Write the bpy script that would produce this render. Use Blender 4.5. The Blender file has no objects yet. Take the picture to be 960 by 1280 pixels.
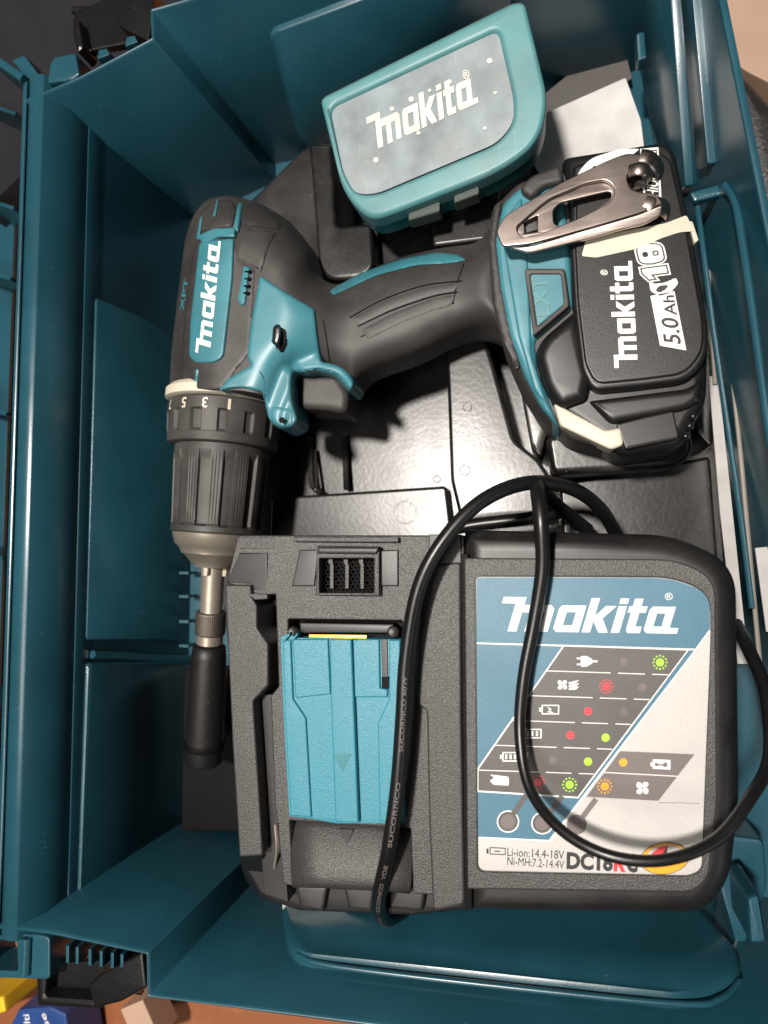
import bpy, bmesh, math, random
import numpy as np
from mathutils import Vector, Matrix
from mathutils.geometry import delaunay_2d_cdt
random.seed(4)
R = math.radians
scene = bpy.context.scene
COL = scene.collection

# ---------------------------------------------------------------- camera
FPX, CX, CY, H = 880.0, 480.0, 640.0, 0.29
dn = Vector((210, 60, 880)).normalized()
Xc = (Vector((1, 0, 0)) - dn.x * dn).normalized()
Zc = -dn
Yc = Zc.cross(Xc)
cam_data = bpy.data.cameras.new('camera')
cam = bpy.data.objects.new('camera', cam_data); COL.objects.link(cam)
cam_data.sensor_fit = 'VERTICAL'; cam_data.sensor_height = 36
cam_data.lens = FPX / 1280 * 36
cam_data.clip_start = 0.01; cam_data.clip_end = 50
right = Vector((Xc.x, Yc.x, Zc.x)); downv = Vector((Xc.y, Yc.y, Zc.y)); fwd = Vector((Xc.z, Yc.z, Zc.z))
m = Matrix((( right.x, -downv.x, -fwd.x, 0), (right.y, -downv.y, -fwd.y, 0), (right.z, -downv.z, -fwd.z, H), (0, 0, 0, 1)))
cam.matrix_world = m
cam_data.dof.use_dof = True; cam_data.dof.focus_distance = 0.31; cam_data.dof.aperture_fstop = 9.0
scene.camera = cam

# ---------------------------------------------------------------- light (indoor, one ceiling lamp over the case, plus added fills)
world = bpy.data.worlds.new('World'); scene.world = world; world.use_nodes = True
bg = world.node_tree.nodes['Background']
bg.inputs[0].default_value = (1.0, 0.93, 0.86, 1); bg.inputs[1].default_value = 0.03
def area(name, loc, target, size, power, color):
    l = bpy.data.lights.new(name, 'AREA'); l.shape = 'DISK'; l.size = size; l.energy = power; l.color = color
    o = bpy.data.objects.new(name, l); COL.objects.link(o); o.location = loc
    o.rotation_euler = (Vector(target) - Vector(loc)).to_track_quat('-Z', 'Y').to_euler()
    return o
area('ceiling_lamp', (-0.25, 0.18, 1.40), (0, 0, 0), 0.11, 33, (1.0, 0.93, 0.86))
area('fill_light', (-0.34, -0.46, 1.35), (0, 0, 0), 0.5, 6, (1.0, 0.94, 0.88))  # added soft fill that gives the charger dock its sheen, not a window
area('fill_light', (1.0, -0.6, 0.6), (0, 0, 0), 0.5, 1.0, (0.95, 0.97, 1.0))  # added weak fill from lower right for the hinge lip and upper wall
scene.view_settings.view_transform = 'Standard'; scene.view_settings.look = 'None'
scene.view_settings.exposure = 0.0; scene.view_settings.gamma = 1
scene.cycles.use_denoising = True
scene.cycles.max_bounces = 6

# ---------------------------------------------------------------- maths helpers
class Pl:
    """support plane z = z + bx*(x-x0) + by*(y-y0)"""
    def __init__(s, z, bx=0, by=0, ref=(0, 0)):
        s.z, s.bx, s.by, s.ref = z, bx, by, ref
    def at(s, x, y): return s.z + s.bx * (x - s.ref[0]) + s.by * (y - s.ref[1])
    def up(s, d): return Pl(s.z + d, s.bx, s.by, s.ref)
def P(px, py, pl=0.0):
    v = right * ((px - CX) / FPX) + downv * ((py - CY) / FPX) + fwd
    if not isinstance(pl, Pl): pl = Pl(pl)
    c = pl.z - pl.bx * pl.ref[0] - pl.by * pl.ref[1]
    t = (c - H) / (v.z - pl.bx * v.x - pl.by * v.y)
    return Vector((v.x * t, v.y * t, H + v.z * t))
def rp(pts, r=6, n=4):
    """polygon with rounded corners; a point may carry its own radius"""
    out = []; N = len(pts)
    for i in range(N):
        p = Vector(pts[i][:2]); a = Vector(pts[i - 1][:2]); b = Vector(pts[(i + 1) % N][:2])
        rr = pts[i][2] if len(pts[i]) > 2 else r
        la, lb = (a - p).length, (b - p).length
        rr = min(rr, la * .48, lb * .48)
        if rr < .05: out.append((p.x, p.y)); continue
        s = p + (a - p) / la * rr; e = p + (b - p) / lb * rr
        for k in range(n + 1):
            t = k / n; q = s * (1 - t) ** 2 + p * 2 * t * (1 - t) + e * t * t
            out.append((q.x, q.y))
    return out
def cr(pts, n=8, closed=False):
    """Catmull-Rom through points (tuples)"""
    out = []; N = len(pts); A = [Vector(p) for p in pts]
    rng = range(N if closed else N - 1)
    for i in rng:
        p0 = A[i - 1] if (closed or i > 0) else A[0] * 2 - A[1]
        p1 = A[i]; p2 = A[(i + 1) % N]
        p3 = A[(i + 2) % N] if (closed or i + 2 < N) else A[-1] * 2 - A[-2]
        for k in range(n):
            t = k / n
            out.append(0.5 * ((2 * p1) + (p2 - p0) * t + (2 * p0 - 5 * p1 + 4 * p2 - p3) * t * t + (3 * p1 - p0 - 3 * p2 + p3) * t ** 3))
    if not closed: out.append(A[-1])
    return out
def sc(pts, n=5):
    return [(v.x, v.y) for v in cr(pts, n, True)]
def seg_dist(q, poly):
    q = np.asarray(q, float); a = np.asarray(poly, float); b = np.roll(a, -1, 0)
    best = np.full(len(q), 1e9)
    for i in range(len(a)):
        ab = b[i] - a[i]; L = ab @ ab
        if L < 1e-9: continue
        t = np.clip(((q - a[i]) @ ab) / L, 0, 1)
        best = np.minimum(best, np.hypot(*(q - a[i] - t[:, None] * ab).T))
    return best
def inside(q, poly):
    q = np.asarray(q, float); a = np.asarray(poly, float); b = np.roll(a, -1, 0)
    r = np.zeros(len(q), bool)
    for i in range(len(a)):
        (x1, y1), (x2, y2) = a[i], b[i]
        if y1 == y2: continue
        c = ((y1 > q[:, 1]) != (y2 > q[:, 1])) & (q[:, 0] < (x2 - x1) * (q[:, 1] - y1) / (y2 - y1) + x1)
        r ^= c
    return r

# ---------------------------------------------------------------- materials
def mat(name, col, rough=.4, metal=0, bump=0, bscale=2500, var=.12, vscale=60, specks=0, coat=0, trans=0, alpha=1, spec=.5, speck_col=(.5, .5, .48), scratch=0, col2=None, col2t=(.5, .7), dust=0, bdist=.0003):
    m = bpy.data.materials.new(name); m.use_nodes = True
    nt = m.node_tree; N = nt.nodes; L = nt.links; b = N['Principled BSDF']
    b.inputs['Roughness'].default_value = rough; b.inputs['Metallic'].default_value = metal
    b.inputs['Coat Weight'].default_value = coat; b.inputs['Coat Roughness'].default_value = .15
    b.inputs['Specular IOR Level'].default_value = spec
    b.inputs['Transmission Weight'].default_value = trans; b.inputs['Alpha'].default_value = alpha
    tc = N.new('ShaderNodeTexCoord')
    nz = N.new('ShaderNodeTexNoise'); nz.inputs['Scale'].default_value = vscale; nz.inputs['Detail'].default_value = 6
    L.new(tc.outputs['Object'], nz.inputs['Vector'])
    rmp = N.new('ShaderNodeValToRGB'); L.new(nz.outputs['Fac'], rmp.inputs[0])
    c1 = tuple(c * (1 - var) for c in col); c2 = tuple(min(1, c * (1 + var)) for c in (col2 or col))
    rmp.color_ramp.elements[0].color = (*c1, 1); rmp.color_ramp.elements[1].color = (*c2, 1)
    if col2: rmp.color_ramp.elements[0].position, rmp.color_ramp.elements[1].position = col2t
    else: rmp.color_ramp.elements[0].position, rmp.color_ramp.elements[1].position = .3, .7
    out = rmp.outputs[0]
    def mixin(out, fac, c):
        mx = N.new('ShaderNodeMix'); mx.data_type = 'RGBA'
        L.new(fac, mx.inputs['Factor']); L.new(out, mx.inputs['A']); mx.inputs['B'].default_value = (*c, 1)
        return mx.outputs['Result']
    if specks:
        v = N.new('ShaderNodeTexVoronoi'); v.inputs['Scale'].default_value = 260; L.new(tc.outputs['Object'], v.inputs['Vector'])
        n2 = N.new('ShaderNodeTexNoise'); n2.inputs['Scale'].default_value = 90; L.new(tc.outputs['Object'], n2.inputs['Vector'])
        lt = N.new('ShaderNodeMath'); lt.operation = 'MULTIPLY_ADD'; L.new(n2.outputs['Fac'], lt.inputs[0]); lt.inputs[1].default_value = .3 * specks; lt.inputs[2].default_value = -.13 * specks
        cmp_ = N.new('ShaderNodeMath'); cmp_.operation = 'LESS_THAN'; L.new(v.outputs['Distance'], cmp_.inputs[0]); L.new(lt.outputs[0], cmp_.inputs[1])
        ml = N.new('ShaderNodeMath'); ml.operation = 'MULTIPLY'; ml.inputs[1].default_value = .55; L.new(cmp_.outputs[0], ml.inputs[0])
        out = mixin(out, ml.outputs[0], speck_col)
    if scratch:
        mp = N.new('ShaderNodeMapping'); mp.inputs['Scale'].default_value = (900, 35, 35); mp.inputs['Rotation'].default_value = (0, 0, .5)
        L.new(tc.outputs['Object'], mp.inputs['Vector'])
        n3 = N.new('ShaderNodeTexNoise'); n3.inputs['Scale'].default_value = 1; n3.inputs['Detail'].default_value = 3; L.new(mp.outputs[0], n3.inputs['Vector'])
        r3 = N.new('ShaderNodeMapRange'); r3.inputs[1].default_value = .68; r3.inputs[2].default_value = .76; r3.inputs[4].default_value = .35 * scratch
        L.new(n3.outputs['Fac'], r3.inputs[0]); out = mixin(out, r3.outputs[0], speck_col)
    if dust:
        n4 = N.new('ShaderNodeTexNoise'); n4.inputs['Scale'].default_value = 25; n4.inputs['Detail'].default_value = 9; n4.inputs['Roughness'].default_value = .7
        L.new(tc.outputs['Object'], n4.inputs['Vector'])
        r4 = N.new('ShaderNodeMapRange'); r4.inputs[1].default_value = .45; r4.inputs[2].default_value = .75; r4.inputs[4].default_value = dust
        L.new(n4.outputs['Fac'], r4.inputs[0]); out = mixin(out, r4.outputs[0], (.33, .3, .27))
    L.new(out, b.inputs['Base Color'])
    # roughness variation
    rr = N.new('ShaderNodeMapRange'); rr.inputs[3].default_value = max(0, rough - .06); rr.inputs[4].default_value = min(1, rough + .08)
    nr = N.new('ShaderNodeTexNoise'); nr.inputs['Scale'].default_value = 45; nr.inputs['Detail'].default_value = 8; L.new(tc.outputs['Object'], nr.inputs['Vector'])
    L.new(nr.outputs['Fac'], rr.inputs[0]); L.new(rr.outputs[0], b.inputs['Roughness'])
    if bump:
        nb = N.new('ShaderNodeTexNoise'); nb.inputs['Scale'].default_value = bscale; nb.inputs['Detail'].default_value = 2; L.new(tc.outputs['Object'], nb.inputs['Vector'])
        bp = N.new('ShaderNodeBump'); bp.inputs['Strength'].default_value = bump; bp.inputs['Distance'].default_value = bdist
        L.new(nb.outputs['Fac'], bp.inputs['Height']); L.new(bp.outputs[0], b.inputs['Normal'])
    return m
M = {}
M['case'] = mat('case_teal_plastic', (.014, .070, .098), .28, bump=.08, bscale=900, specks=1.7, scratch=0, speck_col=(.06, .19, .22), spec=.6, var=.16, vscale=22)
M['case_lip'] = M['case']
M['tray'] = mat('black_formed_plastic', (.006, .0058, .006), .30, bump=.16, bscale=420, specks=.9, dust=.12)
M['rubber'] = mat('grey_rubber', (.036, .0325, .031), .52, bump=.2, bscale=3500, dust=.14, specks=.3)
M['teal'] = mat('drill_teal_plastic', (.045, .20, .245), .38, bump=.08, bscale=2500, dust=.10)
M['boxteal'] = mat('bit_box_teal', (.075, .235, .25), .42, bump=.1, bscale=1500, dust=.18, scratch=.5, speck_col=(.5, .6, .58))
M['boxteal_dark'] = mat('bit_box_base_teal', (.015, .17, .2), .4, dust=.15)
M['seam'] = mat('grubby_seam', (.045, .06, .05), .6)
M['window'] = mat('scuffed_clear_window', (.20, .25, .27), .5, bump=.15, bscale=200, var=.3, vscale=70, specks=1.3, scratch=1.2, dust=.5, speck_col=(.55, .5, .42), coat=0)
M['chg'] = mat('charger_black_plastic', (.044, .040, .038), .38, bump=.7, bscale=2200, var=.16, vscale=1500, specks=.5, bdist=.0004, spec=.65)
M['chg_s'] = mat('charger_smooth_plastic', (.009, .0086, .009), .42, bump=.12, bscale=2300, specks=.7, dust=.05)
M['blk'] = mat('black_plastic', (.008, .0078, .008), .3, bump=.25, bscale=900, specks=.5)
M['batt'] = mat('battery_black_plastic', (.009, .0088, .009), .36, bump=.25, bscale=3000, specks=.35)
M['dark'] = mat('dark_cavity_plastic', (.004, .004, .004), .6, spec=.12)
M['shut'] = mat('shutter_teal', (.035, .225, .30), .36, bump=.5, bscale=2200, var=.05, vscale=1500, bdist=.0004)
M['chrome'] = mat('nickel_plate', (.44, .37, .335), .29, metal=1, bump=.04, bscale=300, dust=.15, specks=.8, scratch=.6, speck_col=(.25, .2, .17))
M['steel'] = mat('worn_steel', (.50, .44, .36), .38, metal=.75, bump=.15, bscale=900, dust=.2)
M['cream'] = mat('cream_plastic', (.60, .55, .44), .45)
M['white'] = mat('white_print', (.80, .79, .75), .5, var=.04)
M['logo'] = mat('logo_white_print', (.82, .80, .74), .5, var=.05)
M['logodirty'] = mat('worn_logo_print', (.68, .65, .55), .55, var=.2)
M['lbl'] = mat('silver_label', (.50, .48, .455), .42, bump=.35, bscale=2600, var=.04, metal=.15)
M['blue'] = mat('label_blue', (.048, .155, .228), .42, bump=.35, bscale=2600, var=.05)
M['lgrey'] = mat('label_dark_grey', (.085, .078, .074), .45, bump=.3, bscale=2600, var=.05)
M['lmauve'] = mat('label_mauve_grey', (.155, .13, .125), .45, bump=.3, bscale=2600, var=.05)
M['led_off'] = mat('led_off_print', (.14, .11, .11), .45)
M['red'] = mat('red_print', (.75, .04, .05), .4)
M['green'] = mat('green_print', (.38, .72, .04), .4)
M['orange'] = mat('orange_print', (.8, .35, .02), .4)
M['ink'] = mat('black_print', (.02, .02, .02), .5)
M['gold'] = mat('brass_contact', (.6, .38, .08), .3, metal=1)
M['cable'] = mat('black_cable_pvc', (.007, .0068, .007), .33, bump=.1, bscale=600, specks=.4)
M['holder'] = mat('worn_black_sleeve', (.006, .0055, .005), .5, bump=.3, bscale=500, specks=.8)
M['knurl'] = mat('dark_knurled_steel', (.16, .135, .115), .45, metal=.8)
M['sheet'] = mat('white_sheet', (.56, .55, .54), .75, bump=.1, bscale=300)
M['lip'] = mat('pale_plastic_lip', (.22, .20, .17), .35)
M['paper'] = mat('paper', (.42, .41, .40), .75, bump=.1, bscale=300)
M['cloth'] = mat('navy_cloth', (.007, .007, .012), .8)
M['wood'] = mat('orange_wood', (.30, .10, .035), .5, col2=(.42, .17, .07), vscale=18)
M['beige'] = mat('beige_card', (.42, .28, .20), .7, vscale=15)
M['leather'] = mat('black_leather', (.016, .015, .015), .45, bump=1, bscale=420)
M['bluepk'] = mat('blue_packet', (.02, .06, .22), .4)
M['yellow'] = mat('yellow_packet', (.75, .50, .02), .4)
M['light_teal'] = mat('teal_print', (.03, .28, .34), .45)

# ---------------------------------------------------------------- object helpers
LOC = {}
def thing(name, label, cat, loc, group=None):
    o = bpy.data.objects.new(name, None); COL.objects.link(o); o.location = loc; o.empty_display_size = .01
    o['label'] = label; o['category'] = cat
    if group: o['group'] = group
    LOC[o.name] = Vector(loc); return o
def mk(name, verts, faces, mt, parent=None, sharp=32, smooth=True, label=None, merge=0):
    off = LOC[parent.name] if parent else Vector((0, 0, 0))
    me = bpy.data.meshes.new(name)
    me.from_pydata([tuple(Vector(v) - off) for v in verts], [], [tuple(f) for f in faces])
    bm = bmesh.new(); bm.from_mesh(me)
    if merge: bmesh.ops.remove_doubles(bm, verts=bm.verts, dist=merge)
    bmesh.ops.recalc_face_normals(bm, faces=bm.faces); bm.to_mesh(me); bm.free()
    me.materials.append(M[mt] if isinstance(mt, str) else mt)
    if smooth:
        me.polygons.foreach_set('use_smooth', [True] * len(me.polygons)); me.set_sharp_from_angle(angle=R(sharp))
    o = bpy.data.objects.new(name, me); COL.objects.link(o)
    if parent: o.parent = parent; LOC[o.name] = LOC[parent.name]
    else: LOC[o.name] = Vector((0, 0, 0))
    if label: o['label'] = label
    return o
def top(o, label, cat, group=None, kind=None):
    if label: o['label'] = label
    if cat: o['category'] = cat
    if group: o['group'] = group
    if kind: o['kind'] = kind
    return o
S = 100.0
def curve_mesh(loops, ext=0, bev=0, res=2):
    """loops: list of closed 2-D loops in metres; returns verts(x,y,w) and faces; solid if ext>0, w in [-2ext,0]"""
    cu = bpy.data.curves.new('tmp', 'CURVE'); cu.dimensions = '2D'; cu.fill_mode = 'BOTH'
    for lp in loops:
        s = cu.splines.new('POLY'); s.points.add(len(lp) - 1); s.use_cyclic_u = True
        for i, q in enumerate(lp): s.points[i].co = (q[0] * S, q[1] * S, 0, 1)
    if ext:
        cu.extrude = max(0, (ext - bev)) * S; cu.bevel_depth = bev * S; cu.bevel_resolution = res; cu.offset = -bev * S
    o = bpy.data.objects.new('tmp', cu)
    me = o.to_mesh()
    vs = [(v.co.x / S, v.co.y / S, v.co.z / S) for v in me.vertices]; fs = [tuple(p.vertices) for p in me.polygons]
    o.to_mesh_clear(); bpy.data.objects.remove(o); bpy.data.curves.remove(cu)
    return vs, fs
def inset(loop, d):
    """offset a counter-clockwise loop to its left by d; runs of points that would fold over collapse to one corner"""
    P_ = [Vector(q[:2]) for q in loop]; n = len(P_)
    D = [(P_[(i + 1) % n] - P_[i]).normalized() for i in range(n)]
    Nn = [Vector((-v.y, v.x)) for v in D]
    def isect(i, j):
        a = P_[i] + Nn[i] * d; b = P_[j] + Nn[j] * d; c = D[i].x * D[j].y - D[i].y * D[j].x
        if abs(c) < .02:
            k = (i + 1) % n; return P_[k] + (Nn[i] + Nn[j]).normalized() * d if (Nn[i] + Nn[j]).length > .1 else P_[k]
        w = b - a; t = (w.x * D[j].y - w.y * D[j].x) / c; return a + D[i] * t
    alive = [True] * n
    for _ in range(40):
        idx = [i for i in range(n) if alive[i]]
        if len(idx) < 3: break
        Q = {}
        for k, j in enumerate(idx): Q[j] = isect(idx[k - 1], j)      # start corner of alive edge j
        bad = [j for k, j in enumerate(idx) if (Q[idx[(k + 1) % len(idx)]] - Q[j]).dot(D[j]) < -1e-9]
        if not bad: break
        for j in bad: alive[j] = False
    idx = [i for i in range(n) if alive[i]]
    if len(idx) < 3: return [(q.x, q.y) for q in P_]
    Q = {j: isect(idx[k - 1], j) for k, j in enumerate(idx)}
    out = []
    for v in range(n):
        j = v
        while not alive[j]: j = (j + 1) % n
        q = Q[j]; out.append((q.x, q.y))
    return out
def ccw(lp, want=True):
    a = sum(lp[i - 1][0] * lp[i][1] - lp[i][0] * lp[i - 1][1] for i in range(len(lp)))
    return list(lp) if (a > 0) == want else list(lp)[::-1]
def dedupe(lp, e=1e-7):
    o = []
    for q in lp:
        if not o or (abs(q[0] - o[-1][0]) + abs(q[1] - o[-1][1])) > e: o.append(q)
    while len(o) > 3 and abs(o[0][0] - o[-1][0]) + abs(o[0][1] - o[-1][1]) <= e: o.pop()
    return o
def plate(name, loops, pl, thick, mt, parent=None, bev=.0006, res=2, warp=None, label=None, sharp=32):
    """solid whose top outline is given by photo positions on plane pl; thickness goes down"""
    if not isinstance(pl, Pl): pl = Pl(pl)
    if not isinstance(loops[0][0], (tuple, list)): loops = [loops]
    bev = min(bev, thick * .8); res = max(2, res)
    W = [dedupe(ccw([tuple(P(q[0], q[1], pl)[:2]) for q in lp], i == 0), 2e-6) for i, lp in enumerate(loops)]
    V, F = [], []
    levels = [(0, -thick)] + [(bev * (1 - math.cos(k / res * math.pi / 2)), -bev * (1 - math.sin(k / res * math.pi / 2))) for k in range(res + 1)]
    tops = []
    for lp in W:
        n = len(lp); base = len(V)
        for (d, w) in levels:
            q = inset(lp, d) if d > 0 else lp
            V += [(x, y, w) for x, y in q]
        tops.append(dedupe(q))
        for l in range(len(levels) - 1):
            for k in range(n):
                a = base + l * n + k; b = base + l * n + (k + 1) % n
                F.append((a, b, b + n, a + n))
    for ls, w, fl_ in ((tops, 0, False), (W, -thick, True)):
        vs, fs = curve_mesh(ls); o_ = len(V)
        V += [(v[0], v[1], w) for v in vs]; F += [tuple(i + o_ for i in (f[::-1] if fl_ else f)) for f in fs]
    out = []
    for x, y, w in V:
        z = pl.at(x, y) + w
        if warp: z += warp(x, y)
        out.append((x, y, z))
    o = mk(name, out, F, mt, parent, merge=1e-6, label=label, sharp=sharp)
    wn = o.modifiers.new('flat_faces', 'WEIGHTED_NORMAL'); wn.keep_sharp = True; wn.weight = 100
    return o
def joinm(parts):
    V, F = [], []
    for vs, fs in parts:
        n = len(V); V += list(vs); F += [tuple(i + n for i in f) for f in fs]
    return V, F
def subdiv_long(vs, fs, maxlen):
    bm = bmesh.new(); bv = [bm.verts.new((v[0], v[1], 0)) for v in vs]
    for f in fs:
        try: bm.faces.new([bv[i] for i in f])
        except ValueError: pass
    bmesh.ops.triangulate(bm, faces=bm.faces)
    for _ in range(3):
        es = [e for e in bm.edges if e.calc_length() > maxlen]
        if not es: break
        bmesh.ops.subdivide_edges(bm, edges=es, cuts=1); bmesh.ops.triangulate(bm, faces=bm.faces)
    bm.verts.index_update()
    r = [tuple(v.co) for v in bm.verts], [tuple(v.index for v in f.verts) for f in bm.faces]
    bm.free(); return r
def decal(name, vf, mapf, surf, mt, parent, raise_=.00015, maxlen=0, label=None):
    """flat print laid on a surface. mapf(u,v)->photo position; surf = plane or function(px,py)->z"""
    vs, fs = vf
    px = [mapf(v[0], v[1]) for v in vs]
    if maxlen: px, fs = subdiv_long(px, fs, maxlen)
    out = []
    for q in px:
        z = surf.up(raise_) if isinstance(surf, Pl) else (surf(q[0], q[1]) + raise_ if callable(surf) else surf + raise_)
        out.append(P(q[0], q[1], z))
    return mk(name, out, fs, mt, parent, smooth=bool(maxlen))
ident = lambda u, v: (u, v)
def fill(loops):
    if not isinstance(loops[0][0], (tuple, list)): loops = [loops]
    k = .001
    vs, fs = curve_mesh([[(q[0] * k, q[1] * k) for q in lp] for lp in loops])
    return [(v[0] / k, v[1] / k) for v in vs], fs
def text2d(s, bold=0, shear=0):
    cu = bpy.data.curves.new('tmp', 'FONT'); cu.body = s; cu.size = 1; cu.offset = bold; cu.shear = shear; cu.resolution_u = 3
    o = bpy.data.objects.new('tmp', cu); me = o.to_mesh()
    vs = [(v.co.x, v.co.y) for v in me.vertices]; fs = [tuple(p.vertices) for p in me.polygons]
    o.to_mesh_clear(); bpy.data.objects.remove(o); bpy.data.curves.remove(cu)
    x0 = min(v[0] for v in vs); x1 = max(v[0] for v in vs); y1 = .73
    return [((v[0] - x0) / (x1 - x0), v[1] / y1) for v in vs], fs
def text2n(s, bold):
    cu = []
    def raw(b):
        c = bpy.data.curves.new('tmp', 'FONT'); c.body = s; c.size = 1; c.offset = b; c.resolution_u = 3
        o = bpy.data.objects.new('tmp', c); me = o.to_mesh(); v = [(q.co.x, q.co.y) for q in me.vertices]; f = [tuple(p.vertices) for p in me.polygons]
        o.to_mesh_clear(); bpy.data.objects.remove(o); bpy.data.curves.remove(c); return v, f
    v0, _ = raw(0); x0 = min(q[0] for q in v0); x1 = max(q[0] for q in v0); v, f = raw(bold)
    return [((q[0] - x0) / (x1 - x0), q[1] / .73) for q in v], f
def frame3(O, E, U):
    """unit square -> photo: O origin, E end of baseline, U top-left"""
    return lambda u, v: (O[0] + u * (E[0] - O[0]) + v * (U[0] - O[0]), O[1] + u * (E[1] - O[1]) + v * (U[1] - O[1]))
def text(name, s, O, E, U, surf, mt, parent, bold=.01, maxlen=0, raise_=.00015, shear=0):
    return decal(name, text2d(s, bold, shear), frame3(O, E, U), surf, mt, parent, raise_, maxlen)
def logo2d(grow=0):
    L = [[(-.42, 1.38), (.50, 1.38), (.50, 1.07), (1.6, 1.07), (1.76, .93), (1.76, 0), (1.43, 0), (1.43, .77), (1.15, .77), (1.15, 0), (.82, 0), (.82, .77), (.50, .77), (.50, 0), (.14, 0), (.14, 1.12), (-.42, 1.12)],
         [(2.05, 1.07), (3.02, 1.07), (3.02, 0), (2.1, 0), (1.95, .14), (1.95, .93)], [(2.3, .80), (2.68, .80), (2.68, .27), (2.3, .27)],
         [(3.14, 1.38), (3.48, 1.38), (3.48, .66), (3.82, 1.07), (4.24, 1.07), (3.82, .57), (4.2, 0), (3.82, 0), (3.48, .46), (3.48, 0), (3.14, 0)],
         [(4.32, 1.07), (4.66, 1.07), (4.66, 0), (4.32, 0)], [(4.32, 1.38), (4.66, 1.38), (4.66, 1.16), (4.32, 1.16)],
         [(4.9, 1.38), (5.24, 1.38), (5.24, 1.07), (5.5, 1.07), (5.5, .82), (5.24, .82), (5.24, .26), (5.5, .26), (5.5, 0), (5.0, 0), (4.9, .12), (4.9, .82), (4.76, .82), (4.76, 1.07), (4.9, 1.07)],
         [(5.72, 1.07), (6.64, 1.07), (6.64, .22), (7.0, .22), (7.0, 0), (5.76, 0), (5.62, .14), (5.62, .93)], [(5.96, .80), (6.3, .80), (6.3, .27), (5.96, .27)]]
    vs, fs = fill(L)
    return [((x + .3 * y + .0) / 7.0, y / 1.38) for x, y in vs], fs
LOGO = logo2d()
def tube2(pts, rad, seg=12, cap=True, flat=1.0):
    pts = [Vector(p) for p in pts]; V, F = [], []
    n = len(pts); up = Vector((0, 0, 1)); prev = None
    for i, p in enumerate(pts):
        t = (pts[min(i + 1, n - 1)] - pts[max(i - 1, 0)]).normalized()
        if prev is None:
            a = t.cross(up);  a = a if a.length > .05 else t.cross(Vector((0, 1, 0)))
        else: a = prev - t * prev.dot(t)
        a.normalize(); prev = a; b = t.cross(a)
        r = rad[i] if isinstance(rad, (list, tuple)) else rad
        for k in range(seg):
            th = 2 * math.pi * k / seg
            V.append(p + a * math.cos(th) * r + b * math.sin(th) * r * flat)
    for i in range(n - 1):
        for k in range(seg):
            F.append((i * seg + k, i * seg + (k + 1) % seg, (i + 1) * seg + (k + 1) % seg, (i + 1) * seg + k))
    if cap: F.append(tuple(range(seg))[::-1]); F.append(tuple((n - 1) * seg + k for k in range(seg)))
    return V, F
def lathe2(A, B, prof, seg=64, rf=None):
    """prof [(s 0..1 along A->B, r)]"""
    A, B = Vector(A), Vector(B); t = (B - A).normalized(); a = t.cross(Vector((0, 0, 1))).normalized(); b = a.cross(t)
    V, F = [], []
    for i, (s, r) in enumerate(prof):
        c = A + (B - A) * s
        for k in range(seg):
            th = 2 * math.pi * k / seg; q = r * (rf(th, s) if rf else 1)
            V.append(c + a * math.cos(th) * q + b * math.sin(th) * q)
    n = len(prof)
    for i in range(n - 1):
        for k in range(seg):
            F.append((i * seg + k, i * seg + (k + 1) % seg, (i + 1) * seg + (k + 1) % seg, (i + 1) * seg + k))
    F.append(tuple(range(seg))[::-1]); F.append(tuple((n - 1) * seg + k for k in range(seg)))
    return V, F
def box2(c, s, rot=0):
    V = []; cs, sn = math.cos(rot), math.sin(rot)
    for dx in (-1, 1):
        for dy in (-1, 1):
            for dz in (-1, 1):
                x, y = dx * s[0] / 2, dy * s[1] / 2
                V.append((c[0] + x * cs - y * sn, c[1] + x * sn + y * cs, c[2] + dz * s[2] / 2))
    F = [(0, 1, 3, 2), (4, 6, 7, 5), (0, 4, 5, 1), (2, 3, 7, 6), (0, 2, 6, 4), (1, 5, 7, 3)]
    return V, F
def resample(poly, step):
    out = []; N = len(poly)
    for i in range(N):
        a = Vector(poly[i]); b = Vector(poly[(i + 1) % N]); n = max(1, int((b - a).length / step + .5))
        for k in range(n): out.append(tuple(a + (b - a) * k / n))
    return out
def tri_region(poly, step):
    poly = resample(poly, step)
    xs = [p[0] for p in poly]; ys = [p[1] for p in poly]
    gx, gy = np.meshgrid(np.arange(min(xs), max(xs), step), np.arange(min(ys), max(ys), step))
    gx[1::2] += step / 2
    q = np.stack([gx.ravel(), gy.ravel()], 1)
    q = q[inside(q, poly)]
    if len(q): q = q[seg_dist(q, poly) > step * .45]
    pts = [Vector(p) for p in poly] + [Vector(p) for p in q.tolist()]
    n = len(poly)
    r = delaunay_2d_cdt(pts, [(i, (i + 1) % n) for i in range(n)], [], 1, 1e-4)
    return [tuple(v) for v in r[0]], [tuple(f) for f in r[2]]
def boundary(fs):
    c = {}
    for f in fs:
        for i in range(len(f)):
            e = (f[i], f[(i + 1) % len(f)]); k = (min(e), max(e)); c[k] = None if k in c else e
    return [e for e in c.values() if e]
def patch(name, poly, surf, raise_, skirt, mt, parent, step=3, edge=2.5, label=None, bev=None):
    """panel lying on a curved surface, with rounded-over edge and real depth"""
    vs, fs = tri_region(poly, step)
    d = seg_dist(vs, resample(poly, step))
    bev = raise_ * .45 if bev is None else bev
    out = []
    for (x, y), dd in zip(vs, d):
        t = min(1, dd / edge); out.append(P(x, y, surf(x, y) + raise_ - bev * (1 - math.sqrt(max(0, 1 - (1 - t) ** 2)))))
    n = len(out); low = {}
    F = list(fs)
    for a, b in boundary(fs):
        for i in (a, b):
            if i not in low: low[i] = len(out); out.append(out[i] - Vector((0, 0, skirt)))
        F.append((b, a, low[a], low[b]))
    return mk(name, out, F, mt, parent, label=label, sharp=50)
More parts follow.
